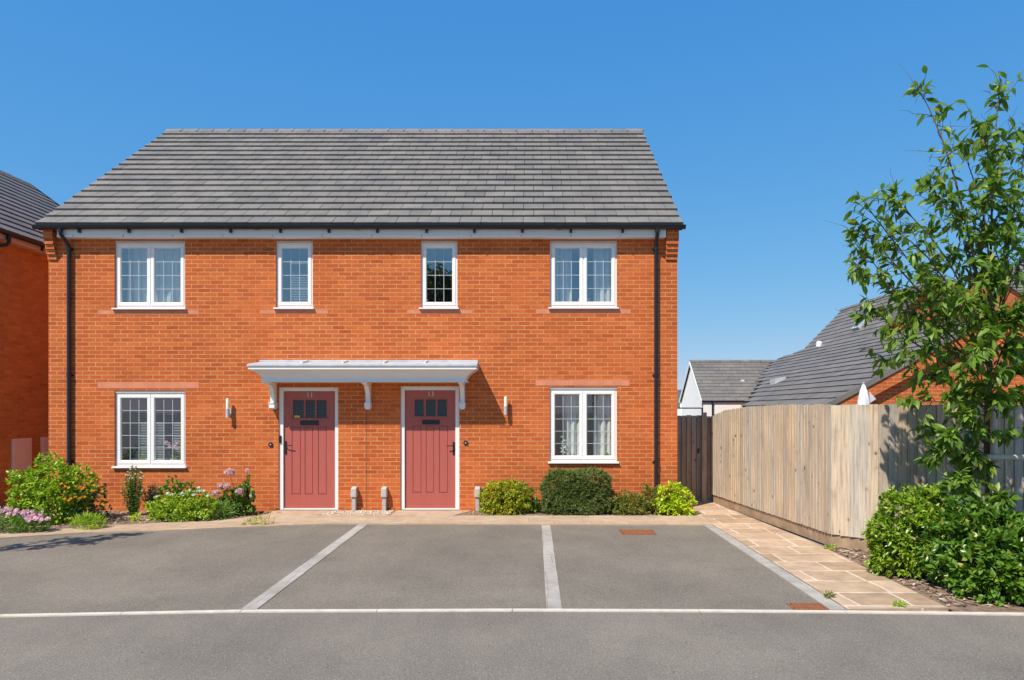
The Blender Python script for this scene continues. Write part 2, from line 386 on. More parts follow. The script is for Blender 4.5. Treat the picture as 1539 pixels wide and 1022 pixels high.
def ridge_tiles(mb, x0, x1, y, z, axis='x', seg=.385, r_=.13, drop=.085):
    n = max(1, int(round(abs(x1-x0)/seg))); s = (x1-x0)/n
    for i in range(n):
        a, b = x0+i*s+.004, x0+(i+1)*s-.004; lift = .004*(i % 2)
        prof = [(-r_, -drop), (-r_*.55, -.02), (0, .022+lift), (r_*.55, -.02), (r_, -drop), (r_, -drop-.015), (0, -.01), (-r_, -drop-.015)]
        mb.prism([(y+p, z+q) for p, q in prof], a, b, axis)
        prof2 = [(p*1.06, q+.012) for p, q in prof[:5]] + [(r_, -drop), (0, 0.0), (-r_, -drop)]
        mb.prism([(y+p, z+q) for p, q in prof2], b-.03, b+.012, axis)

# ================================================================== ground, drive, road, paths
def sheet(name, pts, z, m, label=None, th=0):
    mb = MB()
    if th:
        n = len(pts); i = 0
        mb.v = [(p[0],p[1],z) for p in pts]+[(p[0],p[1],z-th) for p in pts]
        mb.f = [tuple(range(n))]+[(k, k+n, (k+1)%n+n, (k+1)%n) for k in range(n)]; mb.off = [(0,0)]*(n+1)
    else: mb.quad(*[(p[0],p[1],z) for p in pts])
    o = mb.build(name, m); tag(o, kind='structure'); return o
sheet('ground', [(-400,-400),(400,-400),(400,400),(-400,400)], -.03, M['grass'])
line_px = [(-900,929),(-300,927.5),(0,924.5),(363,917.5),(770,916),(1050,917),(1270,918.7),(1539,922),(2300,930)]
LN = [(X(u, GD(v)), GD(v)-CD) for u, v in line_px]
sheet('road', [(-14,-30),(14,-30)]+[(x, y) for x, y in reversed(LN)], -.012, M['road'])
front_px = [(-260,830),(-120,818),(6,809),(130,801),(244,798),(357,793),(500,787.5),(1064,789.5)]
FR = [(X(u, GD(v)), GD(v)-CD) for u, v in front_px]
xr = 2.80
mb = MB(); nx = 60; fx = [p[0] for p in FR]; fy = [p[1] for p in FR]; lx = [p[0] for p in LN]; ly = [p[1] for p in LN]; x_a = -10.9
for i in range(nx):
    p, q = x_a+(xr-x_a)*i/nx, x_a+(xr-x_a)*(i+1)/nx
    mb.quad((p, np.interp(p, lx, ly), -.008), (q, np.interp(q, lx, ly), -.008), (q, np.interp(q, fx, fy), -.008), (p, np.interp(p, fx, fy), -.008))
tag(mb.build('driveway', M['asphalt']), kind='structure')
# kerb band between the bays and the road
kb = MB()
for (a, b) in zip(LN, LN[1:]):
    n = max(1, int((b[0]-a[0])/.9))
    for k in range(n):
        p = (a[0]+(b[0]-a[0])*k/n+.003, a[1]+(b[1]-a[1])*k/n); q = (a[0]+(b[0]-a[0])*(k+1)/n-.003, a[1]+(b[1]-a[1])*(k+1)/n)
        kb.hexa([(p[0],p[1]-.034,-.03),(q[0],q[1]-.034,-.03),(q[0],q[1]+.034,-.03),(p[0],p[1]+.034,-.03),(p[0],p[1]-.034,.000),(q[0],q[1]-.034,.000),(q[0],q[1]+.034,.000),(p[0],p[1]+.034,.000)])
tag(kb.build('kerb', M['kerb']), kind='structure')
def strip(name, p, q, wd, m, z=-.002):
    sheet(name, [(p[0]-wd/2,p[1]),(p[0]+wd/2,p[1]),(q[0]+wd/2,q[1]),(q[0]-wd/2,q[1])][::1], z, m)
a = G(548,786); b = G(374,915); mb = MB(); mb.quad((b[0]-.075,b[1],-.002),(b[0]+.075,b[1],-.002),(a[0]+.075,a[1],-.002),(a[0]-.075,a[1],-.002)); tag(mb.build('parking_line', M['bayline']), kind='structure')
a = G(820.5,788); b = G(833,914.5); mb = MB(); mb.quad((b[0]-.072,b[1],-.002),(b[0]+.072,b[1],-.002),(a[0]+.072,a[1],-.002),(a[0]-.072,a[1],-.002)); tag(mb.build('parking_line', M['bayline']), kind='structure')
mb = MB(); mb.box(2.77, 2.92, -6.63, FR[-1][1]-.01, -.03, .004); tag(mb.build('path_edging', M['bayline']), kind='structure')
# buff slabs along the front
back_px = [(-260,815),(-120,806),(20,801.5),(130,793),(221,787.5),(330,783),(385,776)]
BK = [(X(u, GD(v)), GD(v)-CD) for u, v in back_px]
front = FR+[(2.93, FR[-1][1])]
mid = [(-4.10,-.02),(-.70,-.02),(-1.14,-.62),(2.93,-.66)]
sheet('pavement', front+[(2.93,-.66),(-1.36,-.66),(-1.10,-.12),(-1.10,-.002),(-2.46,-.002),(-2.46,-.62),(-3.75,-.62),(-3.45,-.002),(-4.72,-.002),(-4.72,-.5)]+BK[::-1], .012, M['slab'], th=.04)
# side path of sandstone flags
sheet('path', [(2.93,-6.63),(3.88,-6.60),(3.93,-3.3),(3.62,1.2),(3.60,6),(2.70,6),(2.70,.02),(2.93,-.66)], .010, M['sand'], th=.04)
# beds
sheet('soil', [(-13,-2.55),(-10.2,-2.3)]+BK[2:]+[(-4.9,-.4),(-4.9,.0),(-13,.0)], .004, M['soil'])
mb = MB(); mb.quad((-1.35,-.655,.004),(2.92,-.655,.004),(2.70,-.001,.004),(-1.10,-.001,.004)); tag(mb.build('soil', M['soil']), kind='structure')
sheet('soil', [(3.885,-6.70),(4.5,-6.755),(9,-6.94),(9,-3.9),(4.5,-3.95),(3.9,-3.35)], -.003, M['soil'])

def chips(name, polys, n, ln, wd, m, seed, z=.012, label=None):
    rg = np.random.default_rng(seed); P = []
    while len(P) < n:
        pl = polys[rg.integers(len(polys))]; x = rg.uniform(pl[0], pl[1]); y = rg.uniform(pl[2], pl[3])
        if len(pl) > 4 and not pl[4](x, y): continue
        P.append((x, y, z+rg.uniform(0,.012)))
    P = np.array(P); a = rg.uniform(0, 6.28, n); D = np.stack([np.cos(a), np.sin(a), rg.normal(0,.18,n)], 1)
    o = leaves(name, P, D, rg.uniform(.5,1.4,n)*ln, rg.uniform(.5,1.3,n)*wd, m, None, seed, simple=False, flat=2.5, fold=-.3, curl=.15)
    tag(o, label, None, None, 'stuff'); return o
fl = lambda x: np.interp(x, [p[0] for p in BK], [p[1] for p in BK])
chips('mulch', [(-10,-4.95,-2.6,-.02, lambda x, y: y > fl(x)+.03)], 2600, .06, .012, M['mulch'], 3)
chips('mulch', [(-1.05,2.75,-.63,-.02)], 2200, .045, .010, M['mulch'], 4)
chips('mulch', [(3.95,8,-6.5,-3.6, lambda x, y: y < -3.35-(x-3.9)*.9 or x > 4.5)], 5200, .07, .012, M['mulch'], 5)
# pebbles between the two doors
def pebbles(n, seed):
    rg = random.Random(seed); mb = MB()
    for _ in range(n):
        y = rg.uniform(-.60, -.03); x0 = -3.50-.25*(-y-.0)/.6; x = rg.uniform(x0, -2.50); r_ = rg.uniform(.010, .022); a = rg.uniform(0, 3.14)
        c, s = math.cos(a), math.sin(a); pts = []
        for (p, q, h) in ((-1,-.6,0),(1,-.7,0),(.9,.7,0),(-.8,.6,0),(-.6,-.4,1),(.6,-.4,1),(.5,.4,1.1),(-.5,.35,.9)):
            pts.append((x+(p*c-q*s)*r_, y+(p*s+q*c)*r_, .004+h*r_*.8))
        mb.hexa(pts)
    mb.build('gravel', M['pebble'])['kind'] = 'stuff'
pebbles(1300, 8)
sheet('gravel_bed', [(-3.75,-.62),(-2.46,-.62),(-2.46,-.002),(-3.45,-.002)], .003, M['soil'])

# ================================================================== the pair of houses
XL, XR = X(73), X(1018); EZ = 5.20
house = thing('semi_detached_house', (XL/2+XR/2, 4.6, 0), 'orange brick pair of houses with grey tiled roof, white windows and two dusty red doors', 'house')
GW = [('gl', 172, 278.5, 587, 700.5, 703.5), ('gr', 826, 927.5, 581.5, 693.5, 696.5)]
UW = [('ul', 172, 278, 361, 462.5, 466), ('us', 414.5, 470, 361, 462, 465), ('ur', 632.5, 687.5, 361, 462, 465), ('uq', 826.5, 927.5, 361, 461.5, 464.5)]
holes = []
for k, u0, u1, v0, v1, v2 in GW+UW: holes.append((X(u0), X(u1), Z(v1), Z(v0)))
DOORS = [(418.7, 508.2, 582, 766), (601.8, 690.4, 580.4, 764)]
for d in DOORS: holes.append((X(d[0]), X(d[1]), .0, Z(d[2])))
mb = MB(); wall_holes(mb, XL, XR, -.03, 5.02, holes)
RY, RZ = 4.59, 8.70; DEP = 9.18
for xx, s in ((XL, -1), (XR, 1)):
    p = [(xx,.0,-.03),(xx,DEP,-.03),(xx,DEP,5.02),(xx,RY,RZ-.16),(xx,0,5.02)]
    mb.quad(*(p if s > 0 else p[::-1]))
mb.quad((XR,DEP,-.03),(XL,DEP,-.03),(XL,DEP,5.02),(XR,DEP,5.02))
wall = mb.build('wall', M['brick'], house)
# corbelled eaves ends
for (u0, u1) in ((XL, X(86)), (X(1000), XR)):
    mb = MB(); zb = 4.60; hs = .086
    for k in range(5):
        p = [.030,.062,.094,.126,.150][k]; mb.box(u0, u1, -p, .05, zb+hs*k+(.002 if k else 0), zb+hs*(k+1) if k < 4 else 5.125)
    mb.build('corbel', M['brick'], house)
# fascia, soffit
xa, xb = X(85.5, 13.24), X(1001, 13.24)
mb = MB(); mb.box(xa, xb, -.155, -.135, 4.995, 5.14); mb.build('fascia', M['fascia'], house)
mb = MB(); mb.box(xa, xb, -.166, -.1555, 4.985, 5.008); mb.box(xa, xb, -.155, 0.0, 4.975, 4.994); mb.build('soffit', M['white'], house)
for x in np.arange(xa+.3, xb, .9): mb = MB(); mb.box(x-.012, x+.012, -.170, -.1665, 4.983, 5.012); mb.build('fascia_joint', M['lead'], house)
# roof
slope = Vector((0, RY+.2, RZ-EZ)).normalized(); sl = math.hypot(RY+.2, RZ-EZ)
rx0, rx1 = X(54, 13.2), X(1027, 13.2)
mb = MB(); mb.quad((rx0,-.18,EZ-.02),(rx1,-.18,EZ-.02),(rx1,RY,RZ-.03),(rx0,RY,RZ-.03)); mb.quad((rx1,2*RY+.18,EZ-.02),(rx0,2*RY+.18,EZ-.02),(rx0,RY,RZ-.03),(rx1,RY,RZ-.03))
for x0, x1 in ((rx0+.012, XL-.001), (XR+.001, rx1-.012)):
    mb.prism([(-.15,EZ-.10),(RY,RZ-.15),(2*RY+.15,EZ-.10),(2*RY+.15,EZ-.022),(RY,RZ-.035),(-.15,EZ-.022)], x0, x1)
roof = mb.build('roof', M['dark'], house)
mb = MB(); tiles(mb, (rx0,-.2,EZ), (1,0,0), slope, rx1-rx0, sl, tw=.382, gauge=sl/18, seed=2); mb.build('roof_tiles', M['tile'], roof)
mb = MB(); tiles(mb, (rx0,2*RY+.2,EZ), (1,0,0), (0,-slope.y,slope.z), rx1-rx0, sl, tw=.382, gauge=sl/18, seed=3); mb.build('roof_tiles', M['tile'], roof)
mb = MB(); ridge_tiles(mb, rx0-.01, rx1+.01, RY, RZ+.035); mb.build('ridge_tiles', M['tile'], roof)
# gutter
gz, gy, gr = 5.165, -.215, .056
prof = [(gy+gr*math.cos(t), gz+gr*1.1*math.sin(t)) for t in np.linspace(math.pi, 2*math.pi, 11)]+[(gy+(gr-.006)*math.cos(t), gz+(gr-.006)*1.1*math.sin(t)) for t in np.linspace(2*math.pi, math.pi, 11)]
mb = MB(); mb.prism(prof, rx0-.03, rx1+.03); mb.box(rx0-.03, rx1+.03, gy-gr-.006, gy-gr+.004, gz-.004, gz+.010)
for x in (rx0-.034, rx1+.03): mb.prism([(gy+gr*1.04*math.cos(t), gz+.01+gr*1.3*math.sin(t)) for t in np.linspace(math.pi, 2*math.pi, 11)], x, x+.004)
for x in (-5.0, -3.2, .45): mb.prism([(gy+(gr+.006)*math.cos(t), gz+(gr+.006)*1.1*math.sin(t)) for t in np.linspace(math.pi, 2*math.pi, 11)], x, x+.12)
gut = mb.build('gutter', M['black'], house, smooth=True)
mb = MB(); x = X(118, 13.2); mb.prism([(gy+(gr+.008)*math.cos(t), gz+(gr+.008)*1.12*math.sin(t)) for t in np.linspace(math.pi, 2*math.pi, 9)], x-.013, x+.013); mb.box(x-.022, x+.022, gy+.015, -.1555, gz-.115, gz-.03)
gb = mb.build('gutter_bracket', M['black'], gut)
for u in (193, 272, 346, 421, 494, 567, 641, 713, 785, 858, 936): copy_part(gb, X(u, 13.2)-x)
# downpipes
for u0, u1, v1 in ((91, 103.5, 0), (988, 986, 0)):
    xt, xm = X(u0, 13.19), X(u1, 13.345)
    mb = MB(); mb.tube([(xt,gy,gz-.04),(xt,gy,gz-.11),(xt,gy+.01,gz-.15),(xm,-.075,4.86),(xm,-.057,4.80),(xm,-.055,4.72),(xm,-.055,.12),(xm,-.075,.05)], .034, 14)
    mb.tube([(xt,gy,gz-.03),(xt,gy,gz-.12)], .040, 14)
    dp = mb.build('downpipe', M['black'], house, smooth=True)
    for zc in (4.78, 2.48, .9):
        mb = MB(); mb.tube([(xm,-.055,zc-.03),(xm,-.055,zc+.03)], .041, 14); mb.box(xm-.06, xm+.06, -.018, -.002, zc-.014, zc+.014); mb.build('pipe_clip', M['black'], dp)
# cast stone bands
for u0, u1, v0, v1, nm in ((147,299,574.2,583.6,'lintel'),(805,946,571.3,579.4,'lintel'),(147,299,466.3,472.6,'stone_band'),(390.5,493,466,471.6,'stone_band'),(612,710,466,471.6,'stone_band'),(805.5,948,465.2,471.6,'stone_band')):
    mb = MB(); mb.box(X(u0), X(u1), -.003, .03, Z(v1), Z(v0)); mb.build(nm, M['stone'], house)
mb = MB(); mb.box(X(551)-.004, X(551)+.004, -.002, .01, .0, 2.34); mb.build('movement_joint', M['twig'], house)

def frame_rect(mb, x0, x1, z0, z1, t, ya, yb, tb=None):
    tb = tb or t
    mb.box(x0, x1, ya, yb, z0, z0+tb); mb.box(x0, x1, ya, yb, z1-t, z1)
    mb.box(x0, x0+t, ya, yb, z0+tb, z1-t); mb.box(x1-t, x1, ya, yb, z0+tb, z1-t)
def window(k, u0, u1, v0, v1, v2, upper, n, label):
    x0, x1, z0, z1 = X(u0), X(u1), Z(v1), Z(v0); g = M['glass_up'] if upper else M['glass']
    top = .045
    mb = MB(); frame_rect(mb, x0, x1, z0, z1-top*.9, .042, .040, .105)
    if n == 2: xm = (x0+x1)/2; mb.box(xm-.014, xm+.014, .040, .105, z0+.042, z1-top*.9-.042)
    root = mb.build('window', M['white'], house, bevel=.003); root['label'] = label
    mb = MB(); mb.box(x0-.004, x1+.004, .018, .11, z1-top*.9+.001, z1-.004)
    if upper: 
        for c in ([.28,.72] if n == 2 else [.5]): mb.box(x0+(x1-x0)*c-.09, x0+(x1-x0)*c+.09, .010, .017, z1-top*.9+.012, z1-top*.9+.024)
    mb.build('head_trim', M['cream'] if upper else M['white'], root, bevel=.002)
    xs = [x0+.036] + ([(x0+x1)/2-.006, (x0+x1)/2+.006] if n == 2 else []) + [x1-.036]
    for i in range(0, len(xs), 2):
        a, b = xs[i], xs[i+1]; c, d = z0+.040, z1-top*.9-.034
        mb = MB(); t = .056
        frame_rect(mb, a, b, c, d, t, .030, .085)
        frame_rect(mb, a+t-.001, b-t+.001, c+t-.001, d-t+.001, .010, .040, .08)
        mb.build('casement', M['white'], root, bevel=.006)
        ga, gb_, gc, gd = a+t+.006, b-t-.006, c+t+.006, d-t-.006
        mb = MB(); mb.quad((ga,.058,gc),(gb_,.058,gc),(gb_,.058,gd),(ga,.058,gd)); mb.build('pane', g, root)
        mb = MB()
        for q in (1/3, 2/3): xx = ga+(gb_-ga)*q; mb.box(xx-.0045, xx+.0045, .054, .0575, gc, gd)
        nr = 4 if (upper) else 5
        for q in range(1, nr): zz = gc+(gd-gc)*q/nr; mb.box(ga, gb_, .0535, .0572, zz-.0045, zz+.0045)
        mb.build('glazing_bars', M['leadbar'], root)
    mb = MB(); mb.prism([(-.050,z0-.035),(-.050,z0-.012),(.04,z0+.002),(.10,z0+.002),(.10,z0-.035)], x0-.03, x1+.03)
    mb.build('sill', M['white'], root, bevel=.003)
    # the room behind
    mb = MB(); X0, X1, Z0, Z1, Y0, Y1 = x0-.35, x1+.5, (z0-.75 if not upper else z0-.8), z1+.12 if not upper else z1-.005, .281, 3.2
    mb.quad((X0,Y1,Z0),(X1,Y1,Z0),(X1,Y1,Z1),(X0,Y1,Z1)); mb.quad((X0,Y0,Z0),(X0,Y1,Z0),(X0,Y1,Z1),(X0,Y0,Z1)); mb.quad((X1,Y1,Z0),(X1,Y0,Z0),(X1,Y0,Z1),(X1,Y1,Z1))
    mb.quad((X0,Y0,Z1),(X0,Y1,Z1),(X1,Y1,Z1),(X1,Y0,Z1)); mb.quad((X0,Y0,Z0),(X1,Y0,Z0),(X1,Y1,Z0),(X0,Y1,Z0))
    mb.build('interior_wall', M['room'], root)
    mb = MB(); mb.box(x0+.001, x1-.001, .106, .33, z0+.002, z0+.024); mb.build('window_board', M['white'], root)
    return x0, x1, z0, z1
W_ = {}
W_['gl'] = window(*GW[0], False, 2, 'two-light ground floor window left of door 11, orchid behind the glass')
W_['gr'] = window(*GW[1], False, 2, 'two-light ground floor window right of door 13, net curtains behind the glass')
W_['ul'] = window(*UW[0], True, 2, 'two-light upper window at the left, white vases behind the glass')
W_['us'] = window(*UW[1], True, 1, 'narrow upper window above door 11 with a pale blind')
W_['ur'] = window(*UW[2], True, 1, 'narrow upper window above door 13 reflecting a tree')
W_['uq'] = window(*UW[3], True, 2, 'two-light upper window at the right with drawn-back curtains')

def curtain(name, label, x0, x1, z0, z1, y=.40, fold=.075, amp=.022, m='curtain', seed=0, cat='curtain', group=None):
    rg = random.Random(seed); n = int((x1-x0)/.008)+1; pts = []
    ph = rg.uniform(0,6); 
    t = thing(name, ((x0+x1)/2, y, z0), label, cat, group)
    vv = []; rows = 7; mb = MB()
    for j in range(rows):
        z = z0+(z1-z0)*j/(rows-1); am = amp*(1.25-.5*j/(rows-1))
        for i in range(n):
            x = x0+(x1-x0)*i/(n-1); q = ph+x*6.283/fold+1.3*math.sin(x*9+seed)+.25*math.sin(z*3)
            vv.append((x+am*.35*math.cos(q), y+am*math.sin(q), z))
    mb.v = vv
    for j in range(rows-1):
        for i in range(n-1): a = j*n+i; mb.f.append((a, a+1, a+n+1, a+n)); mb.off.append((0,0))
    mb.build('cloth', M[m], t, smooth=True)
    mb = MB(); mb.tube([(x0-.03,y,z1-.01),(x1+.03,y,z1-.01)], .008, 8); mb.build('curtain_rail', M['white'], t)
def blind(label, x0, x1, z0, z1, y=.20, pitch=.032, m='blind'):
    t = thing('window_blind', ((x0+x1)/2, y, z0), label, 'blind')
    mb = MB(); z = z0+.03
    while z < z1-.03:
        mb.hexa([(x0,y-.011,z),(x1,y-.011,z),(x1,y+.011,z+.010),(x0,y+.011,z+.010),(x0,y-.011,z+.0015),(x1,y-.011,z+.0015),(x1,y+.011,z+.0115),(x0,y+.011,z+.0115)]); z += pitch
    mb.build('slats', M[m], t)
    mb = MB(); mb.box(x0, x1, y-.018, y+.018, z1-.03, z1); mb.build('head_rail', M['white'], t); mb = MB(); mb.box(x0, x1, y-.014, y+.014, z0, z0+.018); mb.build('bottom_rail', M['white'], t)
x0, x1, z0, z1 = W_['ul']; curtain('curtain', 'sheer curtain drawn right across the upper left window', x0+.02, x1-.02, z0+.03, z1, .42, .13, .03, seed=1)
x0, x1, z0, z1 = W_['uq']; curtain('curtain', 'pale curtain on the left side of the upper right window', x0+.03, x0+.42, z0+.03, z1, .36, .10, .03, seed=2)
curtain('curtain', 'pale curtain on the right side of the upper right window', x1-.42, x1-.03, z0+.03, z1, .36, .10, .03, seed=3)
x0, x1, z0, z1 = W_['gr']; curtain('curtain', 'white net curtain in the left light of the window beside door 13', x0+.28, x0+.66, z0+.03, z1, .36, .12, .03, seed=4)
curtain('curtain', 'white net curtain in the right light of the window beside door 13', x0+.84, x1-.02, z0+.03, z1, .36, .12, .03, seed=5)
x0, x1, z0, z1 = W_['us']; blind('pale venetian blind in the narrow upper window above door 11', x0+.20, x1-.03, z0+.04, z0+.86)
x0, x1, z0, z1 = W_['gl']; blind('lowered grey blind in the ground floor window left of door 11', x0+.12, x1-.05, z0+.10, z1-.06, .31, .030, 'greyblind')

# doors
def door(i, u0, u1, v0, v1, lx0, lx1, lz0, lz1, pan, gx, gz_, lb, num, hand):
    x0, x1, z1 = X(u0), X(u1), Z(v0)
    a, b, c, d = X(lx0), X(lx1), .045, Z(lz0)
    mb = MB(); yl = .062
    # leaf: flat slab with glazed opening and three sunk panels framed by grooves
    cells = []; xs = sorted({a, b, *[X(q) for p in pan for q in p], *[X(q) for p in gx for q in p]}); zt, zb = Z(gz_[0]), Z(gz_[1]); pz1, pz0 = Z(641.5 if i == 0 else 640), Z(743.5 if i == 0 else 741)
    zs = [c, pz0, pz1, zb, zt, d]
    def isg(x, z): return zb < z < zt and any(X(p[0]) < x < X(p[1]) for p in gx)
    def isp(x, z): return pz0 < z < pz1 and any(X(p[0]) < x < X(p[1]) for p in pan)
    for p, q in zip(xs, xs[1:]):
        for r_, s in zip(zs, zs[1:]):
            mx, mz = (p+q)/2, (r_+s)/2
            if isg(mx, mz): continue
            if isp(mx, mz): continue
            mb.box(p, q, yl, yl+.045, r_, s)
    for p in pan:
        p0, p1 = X(p[0]), X(p[1]); e = .014
        mb.box(p0, p1, yl+.012, yl+.045, pz0, pz1)
        mb.hexa([(p0+e,yl+.003,pz0+e),(p1-e,yl+.003,pz0+e),(p1-e*.6,yl+.012,pz0+e*.6),(p0+e*.6,yl+.012,pz0+e*.6),(p0+e,yl+.003,pz1-e),(p1-e,yl+.003,pz1-e),(p1-e*.6,yl+.012,pz1-e*.6),(p0+e*.6,yl+.012,pz1-e*.6)])
    g0, g1 = X(gx[0][0]), X(gx[-1][1])
    mb.box(g0-.035, g1+.035, yl-.018, yl-.0005, zb-.030, zb-.004)     # glazing ledge
    root = mb.build('door', M['red'], house); root['label'] = 'dusty red panelled front door numbered %s, handle at the %s' % (num, 'left' if hand < 0 else 'right')
    mb = MB()
    for p in gx: frame_rect(mb, X(p[0]), X(p[1]), zb, zt, .007, yl-.006, yl+.02)
    mb.build('glazing_bead', M['red'], root)
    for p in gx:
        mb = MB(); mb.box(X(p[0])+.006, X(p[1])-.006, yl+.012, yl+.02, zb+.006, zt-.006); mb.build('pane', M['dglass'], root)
    mb = MB(); t = a-x0
    mb.box(x0, a-.003, .028, .13, 0.015, z1); mb.box(b+.003, x1, .028, .13, 0.015, z1); mb.box(a-.002, b+.002, .028, .13, d+.003, z1)
    mb.box(a-.002, b+.002, .034, .15, .015, .042)
    mb.build('door_frame', M['white'], root, bevel=.004)
    mb = MB(); mb.box(x0, x1, .15, .17, 0, z1); mb.build('door_backing', M['dark'], root)
    l0, l1, l2, l3 = X(lb[0]), X(lb[1]), Z(lb[3]), Z(lb[2])
    mb = MB(); mb.box(l0, l1, yl-.012, yl, l2, l3); mb.box(l0+.02, l1-.02, yl-.017, yl-.0125, l2+.018, l3-.018); mb.build('letterbox', M['black'], root, bevel=.003)
    hx = (a+.032) if hand < 0 else (b-.032); hz = Z(673 if i == 0 else 674)
    mb = MB(); mb.box(hx-.017, hx+.017, yl-.012, yl, hz-.12, hz+.12); mb.tube([(hx,yl-.01,hz+.05),(hx,yl-.055,hz+.05),(hx-hand*.03,yl-.062,hz+.05),(hx-hand*.125,yl-.060,hz+.042)], .009, 8)
    mb.tube([(hx,yl-.012,hz-.06),(hx,yl-.022,hz-.06)], .013, 12)
    mb.build('handle', M['black'], root, smooth=True)
    mb = MB(); px = X(431 if i == 0 else 680); mb.tube([(px,yl-.006,Z(641)),(px,yl,Z(641))], .007, 8); mb.build('lock', M['dark'], root)
    for q, ch in enumerate(num):
        tc = bpy.data.curves.new('digit', 'FONT'); tc.body = ch; tc.size = .128; tc.extrude = .003; tc.align_x = 'CENTER'
        tmp = bpy.data.objects.new('tmp', tc); col.objects.link(tmp); tmp.rotation_euler = (R(90),0,0); tmp.scale = (.82, 1, 1); tmp.location = ((g0+g1)/2+(q-.5)*.066, yl-.004, Z(597 if i == 0 else 595.5)); bpy.context.view_layer.update()
        me = bpy.data.meshes.new_from_object(tmp.evaluated_get(bpy.context.evaluated_depsgraph_get())); me.transform(tmp.matrix_world); bpy.data.objects.remove(tmp)
        me.materials.clear(); o = link('door_digit', me, M['blind'], root); o['label'] = 'thin white digit %s of house number %s' % (ch, num)
    if i == 0: mb = MB(); mb.box(X(440.5), X(449), yl-.0005, yl+.0115, Z(628), Z(624.5)); mb.build('card', M['yellow'], root)
    bx, bz = X(407 if i == 0 else 700), Z(668 if i == 0 else 665.5)
    mb = MB(); mb.tube([(bx,-.018,bz),(bx,-.001,bz)], .042, 20); o = mb.build('doorbell', M['black'], house, smooth=True); o['label'] = 'round black doorbell beside door ' + num
    mb = MB(); mb.tube([(bx,-.024,bz),(bx,-.0185,bz)], .014, 14); mb.build('bell_push', M['steel'], o, smooth=True)
    if i == 0: mb = MB(); mb.box(X(418.6)+.012, X(422.2), .004, .0275, Z(666), Z(654.5)); mb.build('door_sensor', M['black'], root, bevel=.006)
door(0, *DOORS[0], 425.2, 502.6, 588, 762, [(436.8,450.6),(456.5,469),(476.5,489.5)], [(438.6,455.7),(457.3,472.5),(474,490)], (601,628.7), (450,477.5,632.2,639.2), '11', -1)
door(1, *DOORS[1], 608, 684, 586.6, 761, [(619.5,632.8),(639.3,651.6),(659.3,672.8)], [(622,636.8),(639,654.8),(656.2,671.5)], (599.8,626), (633.6,660.2,631.3,638), '13', 1)

# canopy over the doors
can = MB(); cx0, cx1 = -4.756, -1.154; lev = [(0,.44,2.345),(.022,.44,2.347),(.022,.44,2.366),(.004,.44,2.372),(.004,.44,2.405),(.014,.44,2.425),(.036,.44,2.455),(.070,.44,2.49),(.115,.44,2.522),(.150,.44,2.54),(.165,.44,2.558),(.198,.44,2.562),(.198,.44,2.606)]
rings = []
for o_, y_, z in lev:
    i = len(can.v); can.v += [(cx0-o_,-.0,z),(cx0-o_,-y_-o_*.75,z),(cx1+o_,-y_-o_*.75,z),(cx1+o_,-.0,z)]; rings.append(i)
for a, b in zip(rings, rings[1:]):
    for k in range(3): can.f.append((a+k, b+k, b+k+1, a+k+1)); can.off.append((0,0))
can.f.append((rings[0], rings[0]+1, rings[0]+2, rings[0]+3)); can.f.append(tuple(rings[-1]+k for k in (3,2,1,0))); can.off += [(0,0)]*2
canopy = can.build('canopy', M['white'], house); canopy['label'] = 'long white moulded canopy over both doors with grey lead top'
mb = MB(); o_ = .215; ye = -.44-.165
mb.hexa([(cx0-o_,ye,2.608),(cx1+o_,ye,2.608),(cx1+o_,-.001,2.608),(cx0-o_,-.001,2.608),(cx0-o_,ye,2.650),(cx1+o_,ye,2.650),(cx1+o_-.03,-.001,2.728),(cx0-o_,-.001,2.728)])
mb.box(cx0-o_+.0, cx1+o_-.03, -.014, -.0005, 2.68, 2.762)
mb.build('canopy_roof', M['lead'], canopy, bevel=.006)
for u in (457, 518, 579, 640): mb = MB(); xx = X(u, 13.2); mb.tube([(xx,ye+.25,2.694),(xx,-.016,2.745)], .020, 8); mb.build('lead_roll', M['white'], canopy, smooth=True)
def bracket(xc):
    w2 = .052; mb = MB()
    prof = [(-.0,2.344),(-.40,2.344),(-.40,2.315),(-.375,2.305)]+[(-.115-.255*(1-math.sin(t)), 2.30-.26*(1-math.cos(t))) for t in np.linspace(.15, math.pi/2, 9)]+[(-.115,1.975),(-.14,1.96),(-.14,1.86),(0,1.86)]
    prof = [(-y if y > 0 else y, z) for y, z in prof]
    mb.prism(prof[::-1], xc-w2+.012, xc+w2-.012); 
    mb.box(xc-w2, xc+w2, -.155, -.0, 1.885, 1.962); mb.box(xc-w2-.006, xc+w2+.006, -.165, 0, 1.9625, 1.98)
    mb.box(xc-w2, xc+w2, -.415, 0, 2.318, 2.3435)
    return mb.build('bracket', M['white'], canopy, bevel=.003)
xb = X(409.8, 13.3)
bk = bracket(xb); copy_part(bk, X(553, 13.3)-xb); copy_part(bk, X(695, 13.3)-xb)

